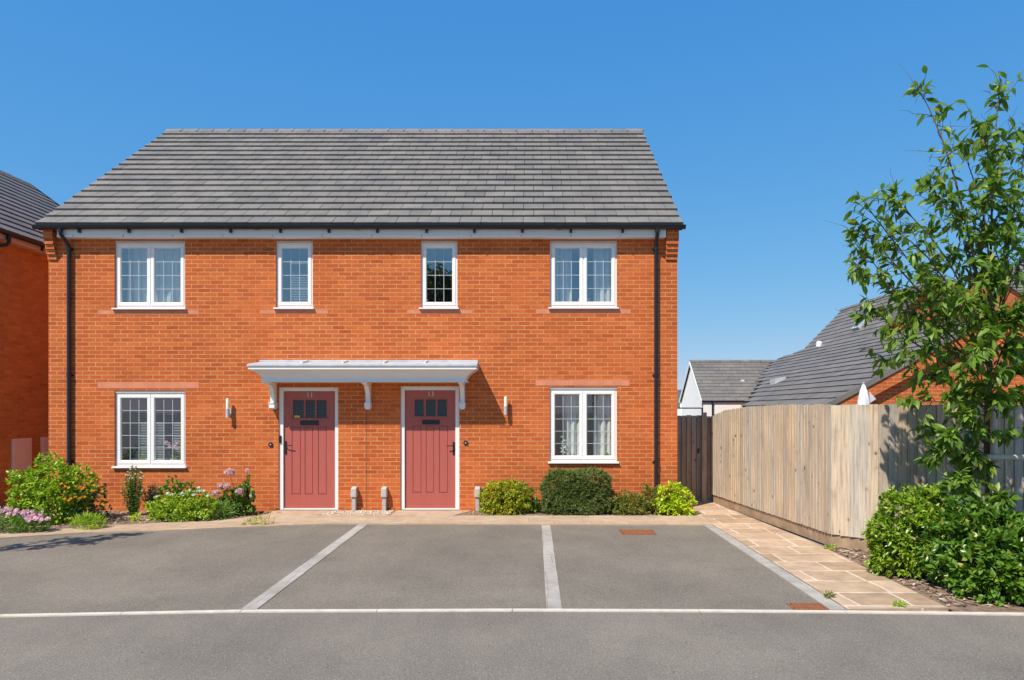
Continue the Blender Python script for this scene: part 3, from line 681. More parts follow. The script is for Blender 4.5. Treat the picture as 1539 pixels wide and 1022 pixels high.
# wall lamps
def wall_lamp(u, v0, v1, label):
    x, zt, zb = X(u, 13.3), Z(v0, 13.3), Z(v1, 13.3); zm = zb+(zt-zb)*.46; y = -.095
    mb = MB(); mb.lathe((x,y,zb), [(.018,-.004),(.034,0),(.034,(zm-zb)*.9),(.036,(zm-zb)*.9),(.036,(zm-zb))], 18); mb.box(x-.03, x+.03, -.012, -.001, zb+.02, zm+.02); mb.tube([(x,-.01,zb+.07),(x,y,zb+.07)], .015, 10)
    o = mb.build('wall_lamp', M['steel'], house, smooth=True); o['label'] = label
    mb = MB(); mb.lathe((x,y,zm+.001), [(.030,0),(.030,(zt-zm)*.93),(.026,(zt-zm)*.98),(.012,(zt-zm))], 18); mb.build('lamp_shade', M['frost'], o, smooth=True)
    mb = MB(); mb.lathe((x,y,zt+.001), [(.012,0),(.012,.006),(.004,.01)], 12); mb.build('lamp_cap', M['steel'], o, smooth=True)
wall_lamp(342, 599, 628, 'steel wall lamp with frosted tube left of door 11')
wall_lamp(760, 596, 623, 'steel wall lamp with frosted tube right of door 13')

# little grey duct posts against the wall
def duct(x, label):
    t = thing('duct_cover', (x, -.10, 0), label, 'duct cover', 'grey duct covers against the front wall')
    return t
DL = ['left one of the two grey duct covers standing on the pebbles between the doors', 'right one of the two grey duct covers standing on the pebbles between the doors', 'grey capped duct cover between door 13 and the round yellow-green bush']
d0 = duct(X(531.5, 13.3), DL[0]); x = X(531.5, 13.3)
mb = MB(); mb.hexa([(x-.035,-.10,0),(x+.035,-.10,0),(x+.035,-.005,0),(x-.035,-.005,0),(x-.035,-.10,.27),(x+.035,-.10,.27),(x+.035,-.005,.27),(x-.035,-.005,.27)]); mb.build('post', M['post'], d0, bevel=.006)
mb = MB(); mb.hexa([(x-.055,-.125,.262),(x+.055,-.125,.262),(x+.055,-.004,.262),(x-.055,-.004,.262),(x-.048,-.115,.42),(x+.048,-.115,.42),(x+.048,-.004,.455),(x-.048,-.004,.455)]); mb.build('cap', M['post'], d0, bevel=.012)
for u, lb in ((577, DL[1]), (717.5, DL[2])):
    c = d0.copy(); col.objects.link(c); c.location.x = X(u, 13.3); c['label'] = lb
    for ch in list(d0.children): k = ch.copy(); col.objects.link(k); k.parent = c

# ================================================================== leaf scatter helpers
def shrub(name, label, c, r3, n, k, ln, wd, m, seed, cat='shrub', flat=.6, box=False, spread=.8, parent=None, stems=14, lump=.14, simple=False, group=None, up=.35, fill=.35, curl=.25):
    """c base centre, r3 = half width x, half depth y, height"""
    rg = np.random.default_rng(seed)
    t = parent or thing(name, c, label, cat, group)
    z = rg.uniform(-.85, 1, n); a = rg.uniform(0, 2*np.pi, n); q = np.sqrt(np.maximum(.0, 1-np.where(z < 0, z*z*.35, z*z))); d = np.stack([q*np.cos(a), q*np.sin(a), z], 1)
    e = 4.0 if box else 2.25
    rad = np.where(z < 0, 1.0, 1/np.power((np.abs(d)**e).sum(1), 1/e)) if not box else 1/np.power((np.abs(d)**e).sum(1), 1/e)
    lm = 1+lump*(np.sin(d[:,0]*5.1+seed)*np.cos(d[:,1]*4.3+seed*2)+.7*np.sin(d[:,2]*7.3+d[:,0]*6+seed*3)+.5*np.sin(d[:,0]*13+seed)*np.sin(d[:,2]*11+d[:,1]*9))
    rr = rad*lm*np.where(rg.random(n) < fill, rg.uniform(.25,.9,n), rg.uniform(.88,1.02,n))
    hz = r3[2]*.62; S = np.array([r3[0], r3[1], hz]); cz = np.array([c[0], c[1], c[2]+r3[2]*.38]); dz = d*rr[:,None]
    T = cz+dz*np.where(d[:,2:3] < 0, np.array([r3[0], r3[1], r3[2]*.40]), S); T[:,2] = np.maximum(T[:,2], .03)
    out = unit(d*np.array([1,1,1])+np.array([0,0,up]))
    P = np.repeat(T, k, 0)+rg.normal(0, ln*.12, (n*k,3)); D = np.repeat(out, k, 0)+rg.normal(0, spread, (n*k,3))
    P[:,2] = np.maximum(P[:,2], .015)
    leaves('foliage', P-unit(D)*ln*.15, D, rg.uniform(.65,1.2,n*k)*ln, rg.uniform(.8,1.15,n*k)*wd, m, t, seed, simple, flat, curl=curl)
    if stems:
        mb = MB()
        for i in rg.choice(n, min(stems, n), False):
            p = T[i]; b = np.array([c[0]+rg.uniform(-.25,.25)*r3[0], c[1]+rg.uniform(-.25,.25)*r3[1], 0.0]); md = (p*.45+b*.55)+np.array([0,0,.08*r3[2]])
            mb.tube([tuple(b), tuple(md), tuple(p)], [.009,.006,.003], 5)
        mb.build('stems', M['twig'], t)
    return t, T, out
def flowers(parent, P, D, size, m, name='flower', np_=7, seed=0, heads=None):
    """heads of radiating petals; one mesh per head (or per cluster index in heads)"""
    rg = np.random.default_rng(seed); G_ = {}
    for i, (p, d) in enumerate(zip(P, unit(D))):
        a = np.cross(d, [0.3,.2,1]); a /= np.linalg.norm(a); b = np.cross(d, a); s = rg.uniform(0, 6); PP, DD = G_.setdefault(heads[i] if heads else i, ([], []))
        for j in range(np_):
            t = s+2*np.pi*j/np_; PP.append(p); DD.append(a*np.cos(t)+b*np.sin(t)+d*.25)
    for k_, (PP, DD) in G_.items(): leaves(name, np.array(PP), np.array(DD), size*1.15, size*.46, m, parent, seed, False, .3, 0, .1)
LM = dict(
 lime=leaf_mat('lime_green_leaf', (.19,.32,.02), (.37,.48,.04), (.56,.50,.07)),
 mid=leaf_mat('mid_green_leaf', (.07,.16,.02), (.15,.28,.035), (.2,.3,.05)),
 dark=leaf_mat('dark_green_leaf', (.022,.055,.014), (.05,.10,.025), (.12,.14,.04)),
 yel=leaf_mat('yellow_green_leaf', (.20,.26,.015), (.42,.42,.03), (.62,.42,.05)),
 olive=leaf_mat('olive_leaf', (.12,.15,.025), (.24,.25,.045), (.36,.22,.07)),
 bright=leaf_mat('bright_lime_leaf', (.36,.46,.02), (.55,.62,.03), (.66,.62,.06)),
 laurel=leaf_mat('glossy_laurel_leaf', (.055,.125,.012), (.13,.25,.022), (.38,.34,.05), .36, .18, .6),
 laurel2=leaf_mat('glossy_young_leaf', (.13,.23,.015), (.26,.38,.028), (.50,.40,.06), .36, .22, .55),
 tree=leaf_mat('tree_leaf', (.065,.135,.018), (.17,.27,.032), (.36,.34,.06), .42, .34),
 needle=leaf_mat('rosemary_needle', (.075,.125,.028), (.16,.21,.050), (.30,.23,.11), .6, .2),
 dry=leaf_mat('dry_stem_leaf', (.16,.16,.06), (.26,.22,.10), (.4,.27,.15), .7, .2),
)
PM = dict(pink=petal('mauve_pink_petal', (.62,.30,.56), (.78,.50,.74)), orange=petal('orange_petal', (.75,.22,.01), (.85,.40,.02)), blue=petal('pale_blue_petal', (.45,.47,.75), (.65,.68,.85)),
          rose=petal('dusky_pink_petal', (.60,.30,.50), (.82,.56,.72)), white=petal('white_petal', (.75,.72,.75), (.8,.78,.8)))

# ================================================================== planting by the house
# big lime shrub, left
c = (X(73, 12.0), -1.30, 0); shrub('shrub', 'large lime green shrub by the left downpipe', c, (.56,.48,1.00), 900, 9, .085, .017, LM['lime'], 11, lump=.13, spread=.75)
c = (X(122, 12.0), -1.42, 0); t, T, o = shrub('flowering_plant', 'dark leafed plant with orange flowers right of the lime shrub', c, (.44,.34,.60), 330, 6, .055, .012, LM['dark'], 12, lump=.2, cat='plant')
s = [i for i in range(len(T)) if T[i][2] > .30 and T[i][1] < c[1]+.1][:48]; flowers(t, T[s]+o[s]*.05, o[s]+np.array([0,-.6,.3]), .026, PM['orange'], seed=3)
c = (X(140, 11.5), -2.02, 0); shrub('weed', 'small bright green tuft at the bed edge below the orange flowers', c, (.22,.12,.20), 130, 4, .11, .006, LM['lime'], 13, cat='plant', stems=0, up=1.0, spread=.5)
c = (X(18, 11.2), -2.32, 0); t, T, o = shrub('flowering_plant', 'low cushion of mauve pink daisies at the left kerb edge', c, (.66,.24,.30), 620, 6, .06, .005, LM['mid'], 14, cat='plant', stems=0, up=.8, spread=.6, lump=.08)
rg = np.random.default_rng(5); fp = np.stack([c[0]+rg.uniform(-.68,.64,54), c[1]+rg.uniform(-.24,.1,54), np.zeros(54)], 1); fp[:,2] = .30+rg.uniform(-.05,.08,54)-.12*np.abs((fp[:,0]-c[0])/.66)**2
flowers(t, fp, np.tile([0,-.75,.6],(54,1))+rg.normal(0,.25,(54,3)), .042, PM['pink'], np_=12, seed=6)
# tall thin plant in front of left window
def stem_plant(label, c, n, h, r_, ln, wd, m, seed, tipm=None):
    rg = np.random.default_rng(seed); t = thing('tall_plant', c, label, 'plant'); mb = MB(); P = []; D = []; tips = []
    for i in range(n):
        a = rg.uniform(0, 6.28); q = rg.uniform(.1, 1)*r_; hh = h*rg.uniform(.6, 1.0)*(1-.35*q/r_); top = np.array([c[0]+q*math.cos(a), c[1]+q*math.sin(a)*.6, hh])
        b = np.array([c[0]+q*.25*math.cos(a), c[1]+q*.25*math.sin(a), 0]); md = b*.5+top*.5+np.array([-(top[0]-b[0])*.2,0,0])
        mb.tube([tuple(b), tuple(md), tuple(top)], [.006,.005,.002], 5); tips.append(top)
        for s_ in np.linspace(.08, .97, int(16*hh/h)+5):
            p = b*(1-s_)+top*s_ if s_ > .5 else b*(1-s_)+top*s_
            for _ in range(3): P.append(p); v = rg.normal(0,1,3); v[2] = abs(v[2])*.6+.2; D.append(v)
    mb.build('stems', M['twig'], t); P = np.array(P); leaves('foliage', P, np.array(D), rg.uniform(.6,1.2,len(P))*ln, wd, m, t, seed)
    if tipm: tp = np.array(tips); flowers(t, tp, np.tile([0,-.5,.5],(len(tp),1)), .016, tipm, np_=6, seed=seed)
    return t
stem_plant('tall spindly plant in front of the left ground floor window', (X(197, 12.7), -.62, 0), 34, .98, .24, .055, .010, LM['mid'], 21, PM['rose'])
stem_plant('thin dry brownish plant between the spindly plant and the blue-flowered clump', (X(222, 12.8), -.45, 0), 22, .66, .20, .055, .011, LM['dry'], 22)
c = (X(201, 12.1), -1.25, 0); shrub('weed', 'tiny lime green seedling in the bark below the left window', c, (.07,.06,.13), 40, 4, .04, .010, LM['bright'], 23, cat='plant', stems=0)
c = (X(250, 12.6), -.40, 0); shrub('shrub', 'rounded green bush against the wall behind the blue-flowered clump', c, (.34,.24,.62), 260, 6, .06, .015, LM['mid'], 24)
c = (X(268, 12.1), -1.08, 0); t, T, o = shrub('flowering_plant', 'low fresh green clump with pale blue flowers beneath the left ground floor window', c, (.55,.33,.44), 620, 6, .065, .014, LM['lime'], 25, cat='plant', up=.5)
s = [i for i in range(len(T)) if T[i][2] > .36][:13]; flowers(t, T[s]+np.array([0,-.04,.05]), np.tile([0,-.5,.8],(len(s),1)), .028, PM['blue'], np_=8, seed=7)
c = (X(315, 12.3), -.95, 0); shrub('grass_tuft', 'arching grassy tuft at the right end of the blue-flowered clump', c, (.26,.2,.26), 110, 3, .22, .006, LM['mid'], 26, cat='plant', stems=0, up=.9, spread=.55, curl=.5)
c = (X(352, 12.7), -.55, 0); t, T, o = shrub('rose_bush', 'rose-like bush with dusky pink flower heads left of door 11', c, (.27,.22,.50), 330, 6, .055, .019, LM['mid'], 27, cat='plant', lump=.22)
mb = MB(); fp = []; fd = []; fh = []
rg = np.random.default_rng(9)
for u, v, rr, nn in ((345,710,.105,44),(325,741,.080,26),(341,731,.065,20),(331,730,.05,14),(360,739,.085,30),(372,707,.03,8),(378,745,.02,4)):
    D_ = 12.68; cc = np.array([X(u,D_), D_-CD, Z(v,D_)]); mb.tube([(c[0]+rg.uniform(-.05,.05),c[1],.1),(cc[0]*.6+c[0]*.4,c[1]-.03,cc[2]*.6),tuple(cc-np.array([0,0,.03]))], [.006,.005,.003], 5)
    for _ in range(nn): d = unit(rg.normal(0,1,3)*np.array([1,.8,.7])+np.array([0,-.3,.3])); fp.append(cc+d*rr*.75*np.array([1,.7,.7])); fd.append(d); fh.append(u)
mb.build('stems', M['twig'], t); flowers(t, np.array(fp), np.array(fd), .030, PM['rose'], np_=6, seed=10, heads=fh)
stem_plant('leafy upright shoot above the right side of the pink rose-like bush', (X(366, 12.8), -.42, 0), 7, .86, .12, .05, .016, LM['mid'], 28)
# right-hand bed
c = (X(760, 13.05), -.36, 0); shrub('shrub', 'round yellow-green bush right of the third duct cover', c, (.44,.30,.58), 900, 7, .058, .013, LM['yel'], 31, lump=.07)
c = (X(790, 13.1), -.30, 0); shrub('shrub', 'loose olive green bush growing out of the right side of the round yellow one', c, (.24,.22,.50), 200, 6, .055, .011, LM['mid'], 32, lump=.2)
c = (X(866, 13.05), -.36, 0); shrub('hedge', 'clipped dark green rosemary-like block under the right ground floor window', c, (.59,.31,.76), 4600, 8, .062, .0055, LM['needle'], 33, cat='hedge', box=True, lump=.06, fill=.3, spread=.75, stems=30)
c = (X(945, 13.0), -.40, 0); shrub('shrub', 'low sprawling olive yellow bush right of the clipped dark hedge', c, (.38,.27,.36), 900, 6, .045, .009, LM['olive'], 34, lump=.2)
c = (X(980, 13.0), -.34, 0); shrub('shrub', 'taller olive brown bush by the right downpipe', c, (.24,.22,.48), 480, 6, .05, .009, LM['olive'], 35, lump=.2)
c = (X(1013, 12.95), -.42, 0); shrub('shrub', 'vivid lime yellow bush at the right corner of the house', c, (.30,.27,.52), 300, 7, .085, .020, LM['bright'], 36, lump=.2)
# weeds in the joints
def weed(u, v, r_, label, m='lime', seed=0):
    p = G(u, v, .012); shrub('weed', label, p, (r_, r_*.6, r_*.7), 26, 3, r_*.9, .005, LM[m], seed, cat='weed', stems=0, up=.5, spread=.8)
weed(138, 797, .07, 'tiny weed in the buff kerb below the small green tuft', 'yel', 41)
weed(395, 789, .16, 'flat yellowish weed on the kerb edge in front of door 11', 'yel', 42); weed(376, 789.5, .10, 'smaller yellowish weed on the kerb edge left of door 11', 'yel', 43)
weed(1246, 899, .05, 'small weed between the flags and the grey edging strip', 'olive', 44); weed(1352, 913, .05, 'small weed at the road end of the flagged path', 'lime', 45)
weed(1248, 826, .06, 'small green weed at the foot of the fence corner', 'lime', 46)

# objects on the window boards
def orchid(x, y, z, label, seed):
    t = thing('orchid', (x, y, z), label, 'potted plant'); rg = np.random.default_rng(seed)
    mb = MB(); mb.lathe((x,y,z), [(.035,0),(.05,.09),(.052,.10),(.045,.10)], 14); mb.build('pot', M['pot'], t, smooth=True)
    mb = MB(); st = []
    for s in (-1, 1):
        pth = [(x,y,z+.08),(x-.02*s,y-.01,z+.24),(x-.06*s,y-.02,z+.36),(x-.15*s,y-.03,z+.40)]; mb.tube(pth, .003, 5); st += [pth[2], pth[3], ((x-.10*s),y-.03,z+.395), (x-.05*s,y-.02,z+.30)]
    mb.build('stem', M['twig'], t); a = rg.uniform(0,6.28,8); D = np.stack([np.cos(a), np.sin(a)*.5, np.full(8,.5)],1); leaves('leaf', np.tile([x,y,z+.1],(8,1)), D, .17, .025, LM['mid'], t, seed)
    P = np.repeat(np.array(st),2,0)+rg.normal(0,.02,(16,3)); flowers(t, P, np.tile([0,-1,.2],(16,1)), .036, PM['rose'], np_=5, seed=seed)
x0, x1, z0, z1 = W_['gl']; orchid(x1-.32, .20, z0+.024, 'pink orchid in a white pot behind the window left of door 11', 51)
def potplant(x, y, z, label, m, r_=.05, seed=0):
    t = thing('potted_plant', (x,y,z), label, 'potted plant'); mb = MB(); mb.box(x-r_, x+r_, y-.04, y+.04, z, z+.07); mb.build('pot', M['pot'], t, bevel=.006)
    rg = np.random.default_rng(seed); d = rg.normal(0,1,(40,3)); d[:,2] = abs(d[:,2])+.3; leaves('leaf', np.tile([x,y,z+.06],(40,1))+rg.normal(0,.015,(40,3)), d, .065, .010, m, t, seed)
potplant(x0+.42, .18, z0+.024, 'small lime green plant at the left light of the window beside door 11', LM['bright'], .04, 52)
x0, x1, z0, z1 = W_['gr']; potplant(x1-.17, .18, z0+.024, 'yellow-green plant in a white pot in the window right of door 13', LM['yel'], .05, 53)
def vase(x, y, z, h, r_, label, name='vase', group=None):
    t = thing(name, (x,y,z), label, 'ornament', group); mb = MB(); mb.lathe((x,y,z), [(r_*.6,0),(r_,h*.25),(r_*.9,h*.5),(r_*.4,h*.8),(r_*.55,h)], 16); mb.build('vase_body', M['pot'], t, smooth=True)
    mb = MB(); mb.lathe((x,y,z+h+.001), [(r_*.5,0),(r_*.62,.008),(r_*.5,.016)], 16); mb.build('rim', M['pot'], t, smooth=True)
x0, x1, z0, z1 = W_['ul']; vase(x0+.52, .19, z0+.024, .43, .040, 'tall white vase at the middle of the upper left window'); vase(x0+.76, .19, z0+.024, .40, .055, 'fat white vase in the right light of the upper left window'); vase(x0+.93, .20, z0+.024, .28, .035, 'shorter slim white vase in the right light of the upper left window')
x0, x1, z0, z1 = W_['uq']; vase(x0+.55, .20, z0+.024, .13, .035, 'small white ornament left of centre in the upper right window'); vase(x0+.72, .20, z0+.024, .15, .035, 'small white ornament right of centre in the upper right window')
x0, x1, z0, z1 = W_['gr']; t = thing('flower_vase', (x0+.24,.20,z0+.024), 'white flowers in a dark vase at the left of the window beside door 13', 'potted plant')
mb = MB(); mb.lathe((x0+.22,.20,z0+.024), [(.03,0),(.04,.06),(.02,.12),(.028,.14)], 14); mb.build('vase_body', M['black'], t, smooth=True)
rg = np.random.default_rng(4); P = np.array([x0+.24,.2,z0+.25])+rg.normal(0,1,(22,3))*np.array([.035,.02,.12]); flowers(t, P, np.tile([0,-1,.3],(22,1)), .022, PM['white'], np_=6, seed=4)

# ================================================================== drains
def drain(u, v, wx, wy, label, nx):
    p = G(u, v, .0); t = thing('drain_cover', p, label, 'drain cover', 'rusty drain covers in the parking bay')
    x, y = p[0], p[1]; mb = MB(); frame_rect2 = [(x-wx,x+wx,y-wy,y-wy+.02),(x-wx,x+wx,y+wy-.02,y+wy),(x-wx,x-wx+.02,y-wy+.02,y+wy-.02),(x+wx-.02,x+wx,y-wy+.02,y+wy-.02)]
    for q in frame_rect2: mb.box(*q, -.012, .004)
    mb.build('frame', M['rust'], t, bevel=.002); mb = MB()
    for i in range(nx): xx = x-wx+.03+(2*wx-.06)*(i+.5)/nx; mb.hexa([(xx-.011,y-wy+.02,-.012),(xx+.011,y-wy+.02,-.012),(xx+.011,y+wy-.02,-.012),(xx-.011,y+wy-.02,-.012),(xx-.011,y-wy+.02,.003),(xx+.011,y-wy+.02,.003),(xx+.011,y+wy-.02,.003),(xx-.011,y+wy-.02,.003)])
    mb.box(x-wx+.02, x+wx-.02, y-.008, y+.008, -.010, .0045)
    mb.build('grating', M['rust'], t); mb = MB(); mb.quad((x-wx,y-wy,-.0055),(x+wx,y-wy,-.0055),(x+wx,y+wy,-.0055),(x-wx,y+wy,-.0055)); mb.build('pit', M['dark'], t)
drain(958, 799.5, .26, .21, 'rusty slotted drain cover near the house end of the bay', 17)
p = G(1213, 911); drain(1213, 911, .16, .105, 'rusty drain cover in the bay corner next to the kerb line', 9)

# ================================================================== neighbour on the left
NX = -10.4; nb = thing('neighbour_house', (NX-3, 2, 0), 'brick house with dark tiled roof cut off by the left edge of the photo', 'house')
ny0, ny1 = .15, 7.15; nz = 5.33
mb = MB(); mb.box(NX-7.5, NX, ny0, ny1-.1, -.02, nz-.12)
for y in (ny0+.002, ny1-.102): mb.quad((NX-7.4,y,nz-.121),(NX,y,nz-.121),(NX,y,nz+.10),(NX-3.7,y,nz+2.79),(NX-7.4,y,nz+.10))
mb.build('wall', M['brick_side'], nb)
mb = MB(); mb.box(NX+.001, NX+.16, ny0-.1, ny1, nz-.17, nz-.15); mb.box(NX+.145, NX+.165, ny0-.1, ny1, nz-.1495, nz-.01); mb.build('fascia', M['cream'], nb)
ns = Vector((-1, 0, .73)).normalized(); nl = 4.75
mb = MB(); ex = NX+.20; mb.quad((ex,ny0-.1,nz-.02),(ex,ny1,nz-.02),(ex-3.9,ny1,nz+2.83),(ex-3.9,ny0-.1,nz+2.83)); mb.quad((ex-7.8,ny1,nz-.02),(ex-7.8,ny0-.1,nz-.02),(ex-3.9,ny0-.1,nz+2.83),(ex-3.9,ny1,nz+2.83))
rf = mb.build('roof', M['dark'], nb)
mb = MB(); tiles(mb, (ex,ny0-.1,nz), (0,1,0), ns, ny1-ny0+.1, 4.83, tw=.38, gauge=.318, seed=5, th=.034); mb.build('roof_tiles', M['tile_far'], rf)
mb = MB(); mb.prism([(ex+.02,nz-.03),(ex-3.9,nz+2.83),(ex-3.9,nz+2.90),(ex+.02,nz+.045)], ny1+.003, ny1+.04, 'y'); mb.build('verge', M['black'], rf)
mb = MB(); ridge_tiles(mb, ny0-.1, ny1+.02, ex-3.9, nz+2.87, 'y'); mb.build('ridge_tiles', M['tile_far'], rf)
mb = MB(); gx = ex+.02; mb.prism([(gx+.056*math.cos(t), nz-.03+.06*math.sin(t)) for t in np.linspace(math.pi, 2*math.pi, 11)], ny0-.1, ny1, 'y'); g = mb.build('gutter', M['black'], nb, smooth=True)
for y in (.9, 1.9, 2.9): mb = MB(); mb.box(NX+.166, NX+.2, y-.02, y+.02, nz-.16, nz-.07); mb.build('gutter_bracket', M['black'], g)
mb = MB(); yy = .88; mb.tube([(gx,yy,nz-.07),(gx,yy,nz-.20),(gx-.03,yy-.03,nz-.27),(NX+.12,yy-.25,nz-.34),(NX+.07,yy-.32,nz-.42),(NX+.07,yy-.32,.1)], .036, 12); mb.build('downpipe', M['black'], nb, smooth=True)
for (u0, u1, v0, v1) in ((16.5,44.5,657,707),(60.5,74,658,700)):
    D0, D1 = -NX*F/(CX-u0), -NX*F/(CX-u1); 
    if u1 > 70: D1 = D0+.5
    y0, y1 = D0-CD, D1-CD
    mb = MB(); mb.box(NX+.001, NX+.05, y0, y1, .60, 1.27); o = mb.build('meter_box', M['box'], nb, bevel=.006)
    mb = MB(); mb.box(NX+.0505, NX+.058, y0+.02, y1-.02, .62, 1.25); mb.build('box_door', M['box'], o, bevel=.003)

# ================================================================== fences and gate
def fence_run(pts, tops, zb, mt, parent, pitch=.105, seed=1, th=.024, flip=False):
    """feather-edged boards along a polyline of (x, y); tops = z at each vertex"""
    rg = random.Random(seed); mb = MB()
    for (a, b, ta, tb) in zip(pts, pts[1:], tops, tops[1:]):
        A, B = Vector((*a,0)), Vector((*b,0)); Ln = (B-A).length; d = (B-A)/Ln; nrm = Vector((d.y, -d.x, 0)); n = max(1, round(Ln/pitch)); s = Ln/n
        for i in range(n):
            p0, p1 = A+d*(i*s+.0025), A+d*((i+1)*s-.0025); z1 = ta+(tb-ta)*(i+.5)/n+rg.uniform(-.006,.006); z0 = zb+rg.uniform(-.004,.004)
            q = rg.uniform(.0,.003); t0, t1 = (th+q, .005+q) ; off = (rg.uniform(0,50), rg.uniform(0,50))
            if flip: t0, t1 = t1, t0
            c = [p0+nrm*t0, p1+nrm*t1, p1-nrm*.003, p0-nrm*.003]
            mb.hexa([(k.x,k.y,z0) for k in c]+[(k.x,k.y,z1) for k in c], off)
    o = mb.build('boards', mt, parent); mb = MB()
    for (a, b, ta, tb) in zip(pts, pts[1:], tops, tops[1:]):
        A, B = Vector((*a,0)), Vector((*b,0)); d = (B-A).normalized(); nrm = Vector((d.y, -d.x, 0)); A = A+d*.004; B = B-d*.004; c = [A-nrm*.0035, B-nrm*.0035, B-nrm*.007, A-nrm*.007]
        mb.hexa([(k.x,k.y,zb+.01) for k in c]+[(c[0].x,c[0].y,ta-.03),(c[1].x,c[1].y,tb-.03),(c[2].x,c[2].y,tb-.03),(c[3].x,c[3].y,ta-.03)])
    mb.build('backing', M['board'], parent); return o
FA = (3.61, 1.24); FB = (4.06, -3.5); FC = (4.50, -3.93); FE = (9.2, -4.05)
def lerp(t): return (FA[0]+(FB[0]-FA[0])*t, FA[1]+(FB[1]-FA[1])*t)
f1 = thing('wooden_fence', (3.85,-1.2,0), 'long weathered board fence running beside the flagged path', 'fence')
ts = [0,.16,.36,.65,1]; fence_run([lerp(t) for t in ts], [1.72,1.84,1.90,1.93,1.93], .17, M['fence'], f1, seed=3, pitch=.092, flip=True)
def along(mb, a, b, off0, off1, z0, z1):
    A, B = Vector((*a,0)), Vector((*b,0)); d = (B-A).normalized(); n = Vector((d.y,-d.x,0)); c = [A+n*off1, B+n*off1, B+n*off0, A+n*off0]; mb.hexa([(k.x,k.y,z0) for k in c]+[(k.x,k.y,z1) for k in c])
mb = MB(); along(mb, FA, FB, -.03, -.006, .0, .165); mb.build('gravel_board', M['board'], f1)
mb = MB()
for zz in (.4, 1.0, 1.6): along(mb, FA, FB, -.09, -.0075, zz, zz+.07)
mb.build('rail', M['fence2'], f1)
for t in np.linspace(.02, .97, 4):
    p = lerp(t); mb = MB(); mb.box(p[0]+.10, p[0]+.19, p[1]-.034, p[1]+.034, 0, 1.62); mb.build('post', M['fence2'], f1)
f2 = thing('wooden_fence', (6.5,-4.0,0), 'board fence behind the young tree and the glossy hedge', 'fence')
fence_run([FE, (6.2,-4.0), FC, (FB[0]+.006, FB[1]-.006)][::-1], [1.91,1.92,1.92,1.925], .17, M['fence2'] if False else M['fence'], f2, .125, 5)
mb = MB(); along(mb, FB, FC, -.02, -.006, 0, .165); along(mb, FC, FE, -.02, -.006, 0, .165); mb.build('gravel_board', M['board'], f2)
mb = MB()
for zz in (.4, 1.0, 1.6): along(mb, FC, FE, -.09, -.0075, zz, zz+.07)
mb.build('rail', M['fence2'], f2)
for x in (4.62, 6.2, 7.8, 9.1): mb = MB(); mb.box(x, x+.09, -3.83, -3.74, 0, 1.85); mb.build('post', M['fence2'], f2)
gt = thing('garden_gate', (3.1, 1.26, 0), 'dark close-boarded gate in the shade between house and fence', 'gate')
fence_run([(XR+.03,1.28),(3.42,1.28)], [1.74,1.74], .06, M['darkwood'], gt, .10, 7)
mb = MB(); mb.box(3.412, 3.508, 1.20, 1.255, 0, 1.80); mb.build('gate_post', M['darkwood'], gt)
fence_run([(3.50,1.275),(3.64,1.262)], [1.73,1.72], .06, M['darkwood'], gt, .05, 8)
mb = MB(); mb.box(XR+.02, 3.45, 1.24, 1.27, 1.885, 1.905) if False else mb.tube([(XR+.02,1.30,1.885),(3.44,1.30,1.885)], .012, 8); mb.tube([(3.44,1.30,1.75),(3.44,1.30,1.895)], .016, 8); mb.build('top_rail', M['dark'], gt)
mb = MB(); mb.box(3.33, 3.37, 1.245, 1.256, .98, 1.08); mb.build('latch', M['black'], gt)

# ================================================================== houses beyond
# garage with white gable
gg = thing('garage', (7, 26.4-CD, 0), 'white rendered outbuilding with a grey tiled gable roof beyond the gate', 'garage')
gx0, gx1 = 5.93, 10.5; yf, yr, yb = 25.4-CD, 27.3-CD, 29.2-CD; gze, gzr = 2.17, 3.66
mb = MB(); mb.quad((gx0+.05,yf+.02,0),(gx1,yf+.02,0),(gx1,yf+.02,gze-.03),(gx0+.05,yf+.02,gze-.03)); mb.quad((gx0+.05,yb-.1,0),(gx0+.05,yf+.1,0),(gx0+.05,yf+.1,gze),(gx0+.05,yr,gzr-.1),(gx0+.05,yb-.1,gze)); mb.quad((gx1,yf+.1,0),(gx1,yb-.1,0),(gx1,yb-.1,gze),(gx1,yr,gzr-.1),(gx1,yf+.1,gze)); mb.quad((gx1,yb-.1,0),(gx0,yb-.1,0),(gx0,yb-.1,gze),(gx1,yb-.1,gze))
mb.build('wall', M['render'], gg)
mb = MB(); mb.quad((gx0,yf,gze-.01),(gx1,yf,gze-.01),(gx1,yr,gzr-.01),(gx0,yr,gzr-.01)); mb.quad((gx1,yb,gze-.01),(gx0,yb,gze-.01),(gx0,yr,gzr-.01),(gx1,yr,gzr-.01)); rf = mb.build('roof', M['dark'], gg)
sv = Vector((0, yr-yf, gzr-gze)); mb = MB(); tiles(mb, (gx0,yf,gze), (1,0,0), sv, gx1-gx0, sv.length, tw=.4, gauge=.20, seed=9, th=.022); mb.build('roof_tiles', M['tile_far'], rf)
mb = MB(); ridge_tiles(mb, gx0-.02, gx1, yr, gzr+.03, r_=.09, drop=.05); mb.build('ridge_tiles', M['tile_far'], rf)
mb = MB(); bw = .16
mb.prism([(yf-.02,gze-.10),(yr,gzr-.12),(yb+.02,gze-.10),(yb+.02,gze+.01),(yr,gzr+.0),(yf-.02,gze+.01)], gx0-.03, gx0-.005); mb.build('barge_board', M['white'], gg)
mb = MB(); mb.tube([(gx0,yf-.02,gze-.02),(gx1,yf-.02,gze-.02)], .03, 8); mb.build('gutter', M['black'], gg); mb = MB(); mb.tube([(6.3,yf-.03,gze-.03),(6.3,yf-.02,gze-.12),(6.3,yf-.02,0)], .03, 8); mb.build('downpipe', M['black'], gg)
